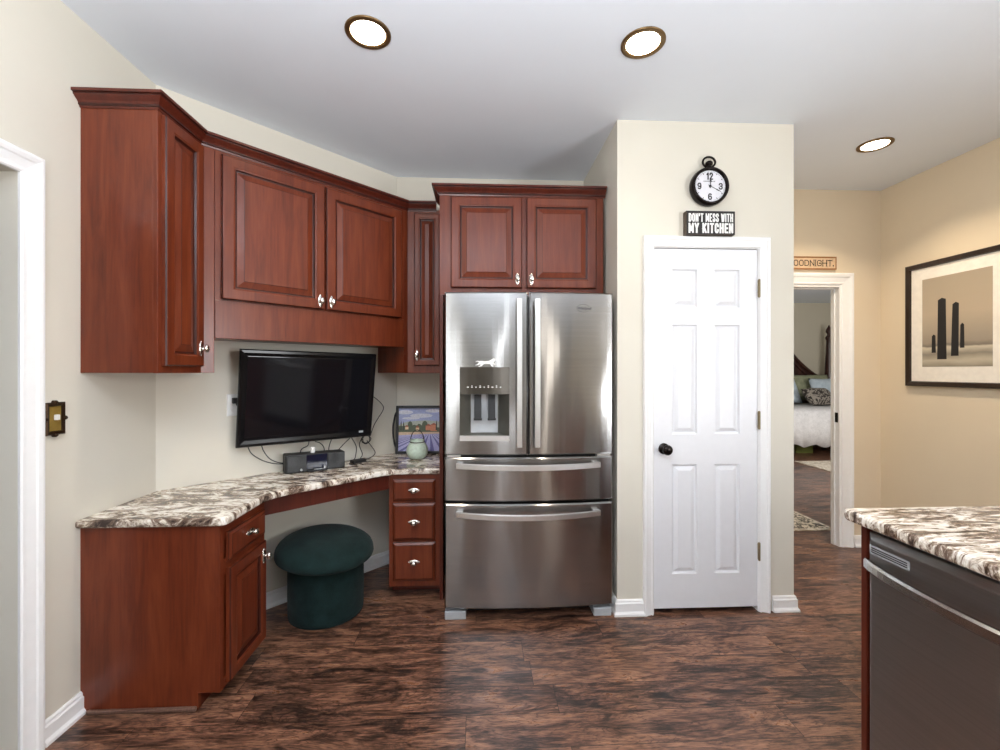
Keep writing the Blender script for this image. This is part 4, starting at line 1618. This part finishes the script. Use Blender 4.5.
vs_ = thing('vase', 'small round mint green ceramic pot with a dark wire handle on the desk', 'vase', (-0.412, 2.98, 0.769))
M_ = Matrix.Translation((-0.412, 2.98, 0.7695))
bm = new_bm()
lathe(bm, [(0.040, 0), (0.056, 0.008), (0.068, 0.030), (0.072, 0.050), (0.068, 0.072), (0.056, 0.096), (0.046, 0.108), (0.044, 0.116), (0.047, 0.124), (0.043, 0.124), (0.040, 0.114), (0.046, 0.10), (0.05, 0.06), (0.03, 0.02)], M_, 32)
obj('pot', bm, M_MINT, vs_, smooth=True)
bm = new_bm()
tube(bm, catmull([(-0.412 + 0.046 * math.cos(a) * (1.0 if k_ not in (0, 8) else 1.0), 2.98, 0.876 + 0.082 * math.sin(a)) for k_, a in [(k_, PI * k_ / 8) for k_ in range(9)]]), 0.0028, 8)
lathe(bm, [(0.0475, 0.106), (0.0495, 0.109), (0.0475, 0.112)], M_, 24, False)
obj('handle', bm, M_WIRE, vs_, smooth=True)

# ------------------------------------------------------------------ ottoman
ot = thing('ottoman', 'round dark green boucle ottoman with an overhanging cushion lid under the desk', 'ottoman', (-0.86, 2.545, 0))
bm = new_bm()
lathe(bm, [(0.185, 0.0), (0.197, 0.006), (0.200, 0.03), (0.201, 0.16), (0.200, 0.31), (0.19, 0.325)], Matrix.Translation((-0.858, 2.54, 0)), 48)
obj('base', bm, M_GREEN, ot, smooth=True)
bm = new_bm()
prof = []
for i in range(17):
    ph = -PI / 2 + PI * i / 16
    cr = abs(math.cos(ph)) ** 0.6
    sz = math.copysign(abs(math.sin(ph)) ** 0.85, math.sin(ph))
    prof.append((max(0.01, cr), (0.090 if ph > 0 else 0.036) * sz))
ellathe(bm, prof, Matrix.Translation((-0.854, 2.510, 0.352)) @ Matrix.Rotation(0.075, 4, Vector((0.49, 0.87, 0)).normalized()) @ Matrix.Rotation(2.1, 4, 'Z'), 0.268, 0.258, 56)
obj('lid', bm, M_GREEN, ot, smooth=True)

# ------------------------------------------------------------------ light switch on the left wall
sw = thing('light_switch', 'brass toggle light switch in an ornate dark frame beside the left casing', 'light switch', (XL, 1.71, 1.115))
bm = new_bm()
y0_, y1_, z0_, z1_ = 1.672, 1.748, 1.115, 1.235
rings(bm, FL, y0_, y1_, z0_, z1_, [(0, XL), (0, XL + 0.010), (0.004, XL + 0.014), (0.012, XL + 0.012), (0.014, XL + 0.007)], True)
for (yy, zz) in (((y0_ + y1_) / 2, z0_), ((y0_ + y1_) / 2, z1_), (y0_, (z0_ + z1_) / 2), (y1_, (z0_ + z1_) / 2)):
    lathe(bm, [(0.008, 0.001), (0.008, 0.012), (0.005, 0.016)], mat_facing(FL, yy, XL, zz), 14)
obj('frame', bm, M_BRONZE, sw)
bm = new_bm()
fbox(bm, FL, y0_ + 0.0145, y1_ - 0.0145, XL + 0.0045, XL + 0.0085, z0_ + 0.0145, z1_ - 0.0145)
obj('plate', bm, M_BRASS, sw, bevel=0.001)
bm = new_bm()
fbox(bm, FL, 1.704, 1.716, XL + 0.0085, XL + 0.022, 1.170, 1.190)
obj('toggle', bm, M_WHITEPL, sw, bevel=0.002)

# ------------------------------------------------------------------ wall clock
ck = thing('wall_clock', 'round black pocket watch style wall clock above the pantry door', 'clock', (1.277, YP, 2.283))
CK = (1.273, 2.371)
M_ = mat_facing(FW, CK[0], -YP, CK[1])
bm = new_bm()
lathe(bm, [(0.098, 0.0), (0.105, 0.006), (0.107, 0.02), (0.105, 0.036), (0.102, 0.046), (0.096, 0.050), (0.090, 0.048), (0.087, 0.040), (0.087, 0.032), (0.02, 0.032)], M_, 48)
obj('case', bm, M_KNOBBLK, ck, smooth=True)
bm = new_bm()
lathe(bm, [(0.0868, 0.0322), (0.0868, 0.0332), (0.01, 0.0333)], M_, 40)
dial = obj('dial', bm, M_DIAL, ck)
bm = new_bm()
stem = M_ @ Matrix.Translation((0, 0.104, 0.022)) @ Matrix.Rotation(-PI / 2, 4, 'X')
lathe(bm, [(0.018, -0.004), (0.018, 0.002), (0.010, 0.006), (0.011, 0.014), (0.020, 0.017), (0.020, 0.030), (0.015, 0.036), (0.004, 0.038)], stem, 20)
obj('crown_stem', bm, M_KNOBBLK, ck, smooth=True)
bm = new_bm()
tube(bm, [M_ @ Vector((0.035 * math.cos(2 * PI * i / 36), 0.137 + 0.029 * math.sin(2 * PI * i / 36), 0.022)) for i in range(36)], 0.0058, 10, True)
obj('ring', bm, M_KNOBBLK, ck, smooth=True)
FCK = FW
for s, (dx, dz), sz in (('12', (-0.002, 0.055), 0.050), ('3', (0.060, 0.0), 0.045), ('6', (0, -0.058), 0.045), ('9', (-0.060, 0.0), 0.045)):
    lettering('numeral', s, FCK, CK[0] + dx, CK[1] + dz, -YP + 0.0334, sz * 0.80, sz * (0.74 if len(s) > 1 else 0.50), sz * 0.15, M_INK, ck)
bm = new_bm()
for i in range(60):
    a = 2 * PI * i / 60
    r0, r1, wd = (0.072, 0.082, 0.0018) if i % 5 == 0 else (0.078, 0.082, 0.0008)
    if i % 15 == 0:
        continue
    q = [M_ @ Vector((r * math.sin(a) + s * wd * math.cos(a), r * math.cos(a) - s * wd * math.sin(a), 0.0338)) for r, s in ((r0, -1), (r1, -1), (r1, 1), (r0, 1))]
    bm.faces.new([bm.verts.new(v) for v in q])
obj('minute_marks', bm, M_INK, ck)
text_mesh('dial_text', 'HOWARD MILLER', FCK, CK[0] - 0.004, CK[1] + 0.026, -YP + 0.0340, 0.0085, M_INK, ck, extrude=0.0002, bold=0.0001)


def hand(ang, L_, wd, name):
    bm = new_bm()
    ca, sa = math.cos(ang), math.sin(ang)
    pts = [(-wd * 0.5, -0.012), (-wd * 0.4, L_ * 0.5), (-wd, L_ * 0.62), (0, L_), (wd, L_ * 0.62), (wd * 0.4, L_ * 0.5), (wd * 0.5, -0.012)]
    f = [M_ @ Vector((x * ca + y * sa, -x * sa + y * ca, 0.0365)) for x, y in pts]
    g_ = [M_ @ Vector((x * ca + y * sa, -x * sa + y * ca, 0.0375)) for x, y in pts]
    a_ = [bm.verts.new(v) for v in f]
    b_ = [bm.verts.new(v) for v in g_]
    bm.faces.new(a_)
    bm.faces.new(list(reversed(b_)))
    bridge(bm, a_, b_)
    obj(name, bm, M_INK, ck)


hand(math.radians(4), 0.044, 0.0052, 'hour_hand')
hand(math.radians(117), 0.072, 0.0032, 'minute_hand')
bm = new_bm()
lathe(bm, [(0.006, 0.033), (0.006, 0.039), (0.002, 0.040)], M_, 14)
obj('hub', bm, M_INK, ck)

# ------------------------------------------------------------------ block sign
sg = thing('sign', 'black block sign reading DON\'T MESS WITH MY KITCHEN on the door casing', 'sign', (1.272, YP - 0.025, 2.10))
bm = new_bm()
box(bm, 1.136, 1.411, YP - 0.040, YP - 0.001, 2.1015, 2.232)
obj('block', bm, M_SIGNEDGE, sg, bevel=0.002)
bm = new_bm()
box(bm, 1.1375, 1.4095, YP - 0.0415, YP - 0.0402, 2.103, 2.2305)
obj('face', bm, M_SIGNBLK, sg)
lettering('lettering', "DON'T MESS WITH", FW, 1.2735, 2.194, -YP + 0.0416, 0.047, 0.250, 0.0070, M_LETTER, sg, 0.28)
lettering('lettering', 'MY KITCHEN', FW, 1.2735, 2.137, -YP + 0.0416, 0.056, 0.252, 0.0105, M_LETTER, sg, 0.28)

# ------------------------------------------------------------------ GOODNIGHT board over the bedroom door
gb = thing('wooden_sign', 'small tan wooden sign reading GOODNIGHT above the bedroom doorway', 'sign', (2.52, YH - 0.01, 2.122))
bm = new_bm()
box(bm, 2.33, 2.729, YH - 0.018, YH - 0.0005, 2.126, 2.224)
obj('board', bm, M_TANBOARD, gb, bevel=0.002)
bm = new_bm()
for (a, b, c, e) in ((2.33, 2.729, 2.126, 2.136), (2.33, 2.729, 2.214, 2.224), (2.33, 2.337, 2.136, 2.214), (2.722, 2.729, 2.136, 2.214)):
    box(bm, a, b, YH - 0.021, YH - 0.0182, c, e)
obj('border', bm, M_TANEDGE, gb)
lettering('lettering', 'GOODNIGHT.', FW, 2.529, 2.175, -YH + 0.0182, 0.046, 0.36, 0.0058, M_INK, gb, 1.2, 0.006)

# ------------------------------------------------------------------ framed picture on the right wall
pf = thing('framed_picture', 'large black framed print with white mat on the warm-tinted right wall', 'picture', (XR, 2.75, 1.246))
py0, py1, pz0, pz1 = 2.400, 3.058, 1.246, 2.100
FRW = FR        # u = -y, d = -x
bm = new_bm()
dW = -XR
rs_ = []
for ins, dd in ((0, 0.0005), (0, 0.026), (0.006, 0.030), (0.030, 0.026), (0.034, 0.012)):
    rs_.append([bm.verts.new(FRW.p(u, dW + dd, v)) for u, v in ((-py1 + ins, pz0 + ins), (-py0 - ins, pz0 + ins), (-py0 - ins, pz1 - ins), (-py1 + ins, pz1 - ins))])
for a, b in zip(rs_, rs_[1:]):
    bridge(bm, a, b)
obj('frame', bm, M_FRAMEBLK, pf)
bm = new_bm()
fbox(bm, FRW, -py1 + 0.03, -py0 - 0.03, dW + 0.004, dW + 0.012, pz0 + 0.03, pz1 - 0.03)
obj('mat', bm, M_MAT, pf)
# generic print: grey haze over a wet shore with weathered posts
m_, nt, b_ = new_mat('grey shore print')
mp = coords(nt, kind='Generated')
sp = N(nt, 'ShaderNodeSeparateXYZ')
nt.links.new(mp.outputs[0], sp.inputs[0])
nz = N(nt, 'ShaderNodeTexNoise')
nz.inputs['Scale'].default_value = 3.0
mp2 = coords(nt, (1, 1.2, 5), kind='Generated')
nt.links.new(mp2.outputs[0], nz.inputs['Vector'])
ma = N(nt, 'ShaderNodeMath', operation='MULTIPLY_ADD')
ma.inputs[1].default_value = 0.06
nt.links.new(nz.outputs['Fac'], ma.inputs[0])
nt.links.new(sp.outputs['Z'], ma.inputs[2])
rp = ramp(nt, [(0.0, srgb(120, 112, 98)), (0.10, srgb(190, 180, 160)), (0.17, srgb(140, 132, 118)), (0.24, srgb(206, 196, 176)), (0.262, srgb(120, 112, 102)),
               (0.30, srgb(158, 146, 130)), (0.62, srgb(184, 168, 146)), (1.0, srgb(170, 156, 136))])
nt.links.new(ma.outputs[0], rp.inputs['Fac'])
nt.links.new(rp.outputs['Color'], b_.inputs['Base Color'])
b_.inputs['Roughness'].default_value = 0.4
bm = new_bm()
fbox(bm, FRW, -2.946, -2.522, dW + 0.0122, dW + 0.0132, 1.380, 1.985)
pr = obj('print', bm, m_, pf)
pr['label'] = 'grey beige shore print with dark weathered posts'
bm = new_bm()


def post(y, w_, z0_, z1_, lean=0.0):
    pts = [(-y - w_ / 2, z0_), (-y + w_ / 2, z0_), (-y + w_ * 0.42 + lean, z1_ - 0.01), (-y + lean, z1_), (-y - w_ * 0.42 + lean, z1_ - 0.012)]
    prism(bm, pts, dW + 0.0133, dW + 0.0138, FRW)


post(2.815, 0.060, 1.430, 1.840)
post(2.735, 0.046, 1.450, 1.800, 0.006)
post(2.868, 0.028, 1.475, 1.600)
post(2.690, 0.026, 1.500, 1.660)
obj('print_shapes', bm, M_INK, pf)

# ------------------------------------------------------------------ recessed lights
def downlight(x, y, label, power, col=(1.0, 0.86, 0.68)):
    t = thing('recessed_light', label, 'ceiling light', (x, y, H_CEIL), 'recessed ceiling lights')
    M = Matrix.Translation((x, y, H_CEIL)) @ Matrix.Rotation(PI, 4, 'X')
    bm = new_bm()
    lathe(bm, [(0.092, 0.0005), (0.092, 0.004), (0.088, 0.007), (0.074, 0.008), (0.070, 0.004), (0.069, 0.0008)], M, 40, False)
    obj('trim_ring', bm, M_RING, t, smooth=True)
    bm = new_bm()
    lathe(bm, [(0.0685, 0.0006), (0.0685, 0.003), (0.05, 0.006), (0.002, 0.0075)], M, 36)
    obj('lens', bm, M_LENS, t, smooth=True)
    l_ = area('recessed_lamp', (x, y, H_CEIL - 0.012), (0, 0, 0), 0.13, 0.13, power, col, 'DISK', math.radians(120))
    return t


downlight(-0.456, 1.846, 'recessed ceiling light nearest the upper cabinets', 5)
downlight(0.695, 1.849, 'recessed ceiling light in front of the pantry corner', 2.2)
downlight(2.432, 2.612, 'recessed ceiling light over the hall by the warm-tinted wall', 10, (1.0, 0.82, 0.60))

# ------------------------------------------------------------------ island with dishwasher
isl = thing('island_cabinet', 'dark cherry island carcass whose end panel edges the dishwasher', 'base cabinet', (1.7, 0.4, 0))
bm = new_bm()
box(bm, 1.195, 2.35, 1.312, 1.332, 0, 0.879)
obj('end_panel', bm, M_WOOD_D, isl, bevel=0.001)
bm = new_bm()
box(bm, 1.80, 2.35, -0.40, 1.3115, 0, 0.879)
obj('body', bm, M_WOOD, isl)
bm = new_bm()
box(bm, 1.215, 1.795, -0.40, 0.700, 0.0, 0.879)
obj('drawer_base', bm, M_WOOD, isl)
bm = new_bm()
poly = [(1.152, -0.45), (2.42, -0.45), (2.42, 1.362)] + [(1.176, 1.362), (1.160, 1.356), (1.152, 1.338)]
countertop(bm, poly, 0.880, 0.915, 0.010)
center_origin(tag(obj('island_countertop', bm, M_GRAN2), 'white granite island top with brown streaks at the right edge', 'countertop'))
dw = thing('dishwasher', 'dark stainless dishwasher under the island granite', 'dishwasher', (1.5, 1.01, 0))
bm = new_bm()
box(bm, 1.225, 1.79, 0.712, 1.304, 0.02, 0.868)
obj('tub', bm, M_BLACK, dw)
bm = new_bm()
rings(bm, FR, -1.3065, -0.7105, 0.11, 0.858, [(0, -1.2245), (0, -1.200), (0.002, -1.198), (0.018, -1.186), (0.021, -1.185)], True)
dd_ = obj('door', bm, M_STEEL_D, dw)
bm = new_bm()
fbox(bm, FR, -1.290, -1.166, -1.1853, -1.1842, 0.799, 0.824)
v_ = obj('vent', bm, M_GREYPL, dd_)
bm = new_bm()
for zz in (0.8035, 0.8095, 0.8155):
    fbox(bm, FR, -1.284, -1.172, -1.1843, -1.1838, zz, zz + 0.0035)
obj('vent_slots', bm, M_BLACK, dd_)
bm = new_bm()
secs = []
for i in range(25):
    t_ = i / 24
    u = -1.296 + 0.576 * t_
    bow = 0.045 * (1 - (2 * t_ - 1) ** 2) ** 0.8
    d_ = -1.180 + bow
    secs.append([bm.verts.new(FR.p(u, d_ + a, 0.766 + b)) for a, b in ((-0.004, -0.015), (0.005, -0.016), (0.010, -0.010), (0.010, 0.010), (0.005, 0.016), (-0.006, 0.015))])
for a, b in zip(secs, secs[1:]):
    bridge(bm, a, b)
bm.faces.new(secs[0])
bm.faces.new(list(reversed(secs[-1])))
obj('handle', bm, M_STEEL_DH, dd_, smooth=False)
bm = new_bm()
box(bm, 1.235, 1.26, 0.715, 1.304, 0.0, 0.109)
obj('kick_plate', bm, M_BLACK, dw)

# ------------------------------------------------------------------ bedroom
bd = thing('bed', 'dark carved four poster bed with white coverlet seen through the doorway', 'bed', (5.9, 7.6, 0))
bx0, bx1, by0, by1 = 4.93, 6.80, 6.75, 8.50
bm = new_bm()
n_ = 24
top = []
for i in range(n_ + 1):
    t_ = i / n_
    x = bx0 + (bx1 - bx0) * t_
    c_ = abs(2 * t_ - 1)
    z = 1.27 + 0.66 * (0.5 + 0.5 * math.cos(PI * min(1, c_ * 1.12))) + 0.03 * math.cos(c_ * 9)
    top.append((x, z))
prism(bm, [(bx0, 0.35)] + [(bx1, 0.35)] + top[::-1], -8.53, -8.47, FW)
hb = obj('headboard', bm, M_BED, bd)
bm = new_bm()
tube(bm, [(x, 8.465, z - 0.02) for x, z in top], 0.035, 8)
tube(bm, [(x, 8.465, z - 0.14) for x, z in top], 0.018, 8)
for i in range(5):
    a = i / 4 * PI
    tube(bm, [((bx0 + bx1) / 2 + 0.08 * math.cos(a), 8.46, 1.72), ((bx0 + bx1) / 2 + 0.16 * math.cos(a), 8.46, 1.72 + 0.12 * math.sin(a))], 0.03, 8)
obj('carved_crest', bm, M_BED, hb)
POST = [(0.06, 0), (0.06, 0.55), (0.045, 0.6), (0.07, 0.7), (0.06, 0.8), (0.075, 1.0), (0.07, 1.4), (0.055, 1.7), (0.045, 1.95), (0.06, 1.99), (0.06, 2.02), (0.035, 2.05), (0.03, 2.08), (0.055, 2.12), (0.05, 2.17), (0.02, 2.22), (0.004, 2.26)]
for px_, py_ in ((bx0 - 0.02, 8.46), (bx1 + 0.06, 8.38)):
    bm = new_bm()
    lathe(bm, POST, Matrix.Translation((px_, py_, 0)), 20)
    obj('post', bm, M_BED, bd, smooth=True)
bm = new_bm()
box(bm, bx0, bx1, by0 + 0.08, 8.44, 0.30, 0.62)
obj('mattress', bm, M_SHEET, bd, bevel=0.05)
bm = new_bm()
box(bm, bx0 + 0.04, bx1 - 0.04, 7.40, 8.44, 0.0, 0.298)
obj('under_bed_shade', bm, M_BED, bd)  # dark block added to stand in for the shade under the bed
# coverlet: top plus hanging scalloped sides
bm = new_bm()
nx_ = 60
rows = []
hem = lambda t_: 0.17 + 0.025 * math.sin(t_ * 38)
for i in range(nx_ + 1):
    t_ = i / nx_
    x = bx0 - 0.03 + (bx1 - bx0 + 0.06) * t_
    wv = 0.02 * math.sin(t_ * 55)
    rows.append([bm.verts.new((x, 8.40, 0.735)), bm.verts.new((x, by0 + 0.12, 0.745)), bm.verts.new((x, by0 + 0.03, 0.70)), bm.verts.new((x, by0 + wv * 0.5, 0.45)), bm.verts.new((x, by0 + wv, hem(t_)))])
for a, b in zip(rows, rows[1:]):
    bridge(bm, a, b, False)
for r_, sx_ in ((rows[0], -1), (rows[-1], 1)):
    prev = None
    for k_ in range(21):
        y = by0 + 0.03 + (8.40 - by0 - 0.03) * k_ / 20
        x = r_[0].co.x
        cur = [bm.verts.new((x, y, 0.74)), bm.verts.new((x + sx_ * 0.03, y, 0.62)), bm.verts.new((x + sx_ * 0.03 + 0.015 * math.sin(k_ * 2.3), y, 0.17 + 0.025 * math.sin(k_ * 1.9)))]
        if prev:
            bridge(bm, prev, cur, False)
        prev = cur
cv = obj('coverlet', bm, M_SHEET, bd, smooth=True)
so = cv.modifiers.new('thick', 'SOLIDIFY')
so.thickness = 0.012


def pillow(name, x, y, z, w_, h_, t_, rx, rz, mat, label):
    bm = new_bm()
    n1, n2 = 14, 10
    for s in (-1, 1):
        g_ = {}
        for i in range(n1 + 1):
            for j in range(n2 + 1):
                a, b = 2 * i / n1 - 1, 2 * j / n2 - 1
                th_ = t_ / 2 * max(0.0, (1 - a ** 4)) ** 0.6 * max(0.0, (1 - b ** 4)) ** 0.6
                pinch = 1 - 0.07 * (a * a * (1 - b * b) * 0 + (1 - abs(a)) * 0) - 0.05 * (b * b) * (1 - abs(a))
                g_[i, j] = bm.verts.new((a * w_ / 2, s * th_, b * h_ / 2 * pinch))
        for i in range(n1):
            for j in range(n2):
                bm.faces.new((g_[i, j], g_[i + 1, j], g_[i + 1, j + 1], g_[i, j + 1]))
    bmesh.ops.remove_doubles(bm, verts=bm.verts, dist=0.0005)
    bmesh.ops.transform(bm, matrix=Matrix.Translation((x, y, z)) @ Matrix.Rotation(rz, 4, 'Z') @ Matrix.Rotation(rx, 4, 'X'), verts=bm.verts)
    o = obj(name, bm, mat, smooth=True)
    tag(o, label, 'pillow', 'pillows on the bed')
    center_origin(o)


pillow('pillow', 6.30, 8.26, 1.04, 1.00, 0.52, 0.22, -0.35, 0, M_PILLOWS, 'sage green pillow propped against the dark headboard')
pillow('pillow', 6.46, 7.92, 0.99, 0.62, 0.50, 0.20, -0.45, 0.1, M_PILLOWB, 'pale blue pillow in front of the sage one, right of the other blue pillow')
pillow('pillow', 5.62, 8.02, 0.98, 0.70, 0.48, 0.20, -0.45, 0, M_PILLOWB, 'pale blue pillow nearest the left edge of the doorway view')
pillow('pillow', 6.00, 7.55, 0.90, 0.52, 0.36, 0.20, -0.75, 0.15, M_PILLOWP, 'small dark patterned pillow lying in front on the coverlet')

bm = new_bm()
box(bm, 5.22, 5.50, 7.05, 7.35, 0.0, 0.15)
center_origin(tag(obj('storage_box', bm, M_BOXGR, bevel=0.006), 'olive green storage box under the bed', 'box'))


def rug(x0, x1, y0, y1, mat, label, name='rug'):
    t = thing(name, label, 'rug', ((x0 + x1) / 2, (y0 + y1) / 2, 0))
    bm = new_bm()
    box(bm, x0 + 0.03, x1 - 0.03, y0 + 0.03, y1 - 0.03, 0, 0.010)
    obj('field', bm, mat, t)
    bm = new_bm()
    for (a, b, c, e) in ((x0, x1, y0, y0 + 0.03), (x0, x1, y1 - 0.03, y1), (x0, x0 + 0.03, y0 + 0.03, y1 - 0.03), (x1 - 0.03, x1, y0 + 0.03, y1 - 0.03)):
        box(bm, a, b, c, e, 0, 0.009)
    obj('border', bm, M_RUG2, t)


rug(2.05, 3.02, 3.62, 4.75, M_RUG, 'black and cream patterned rug just inside the bedroom doorway')
rug(4.70, 6.6, 5.55, 6.40, M_RUG2, 'pale cream rug beside the bed')
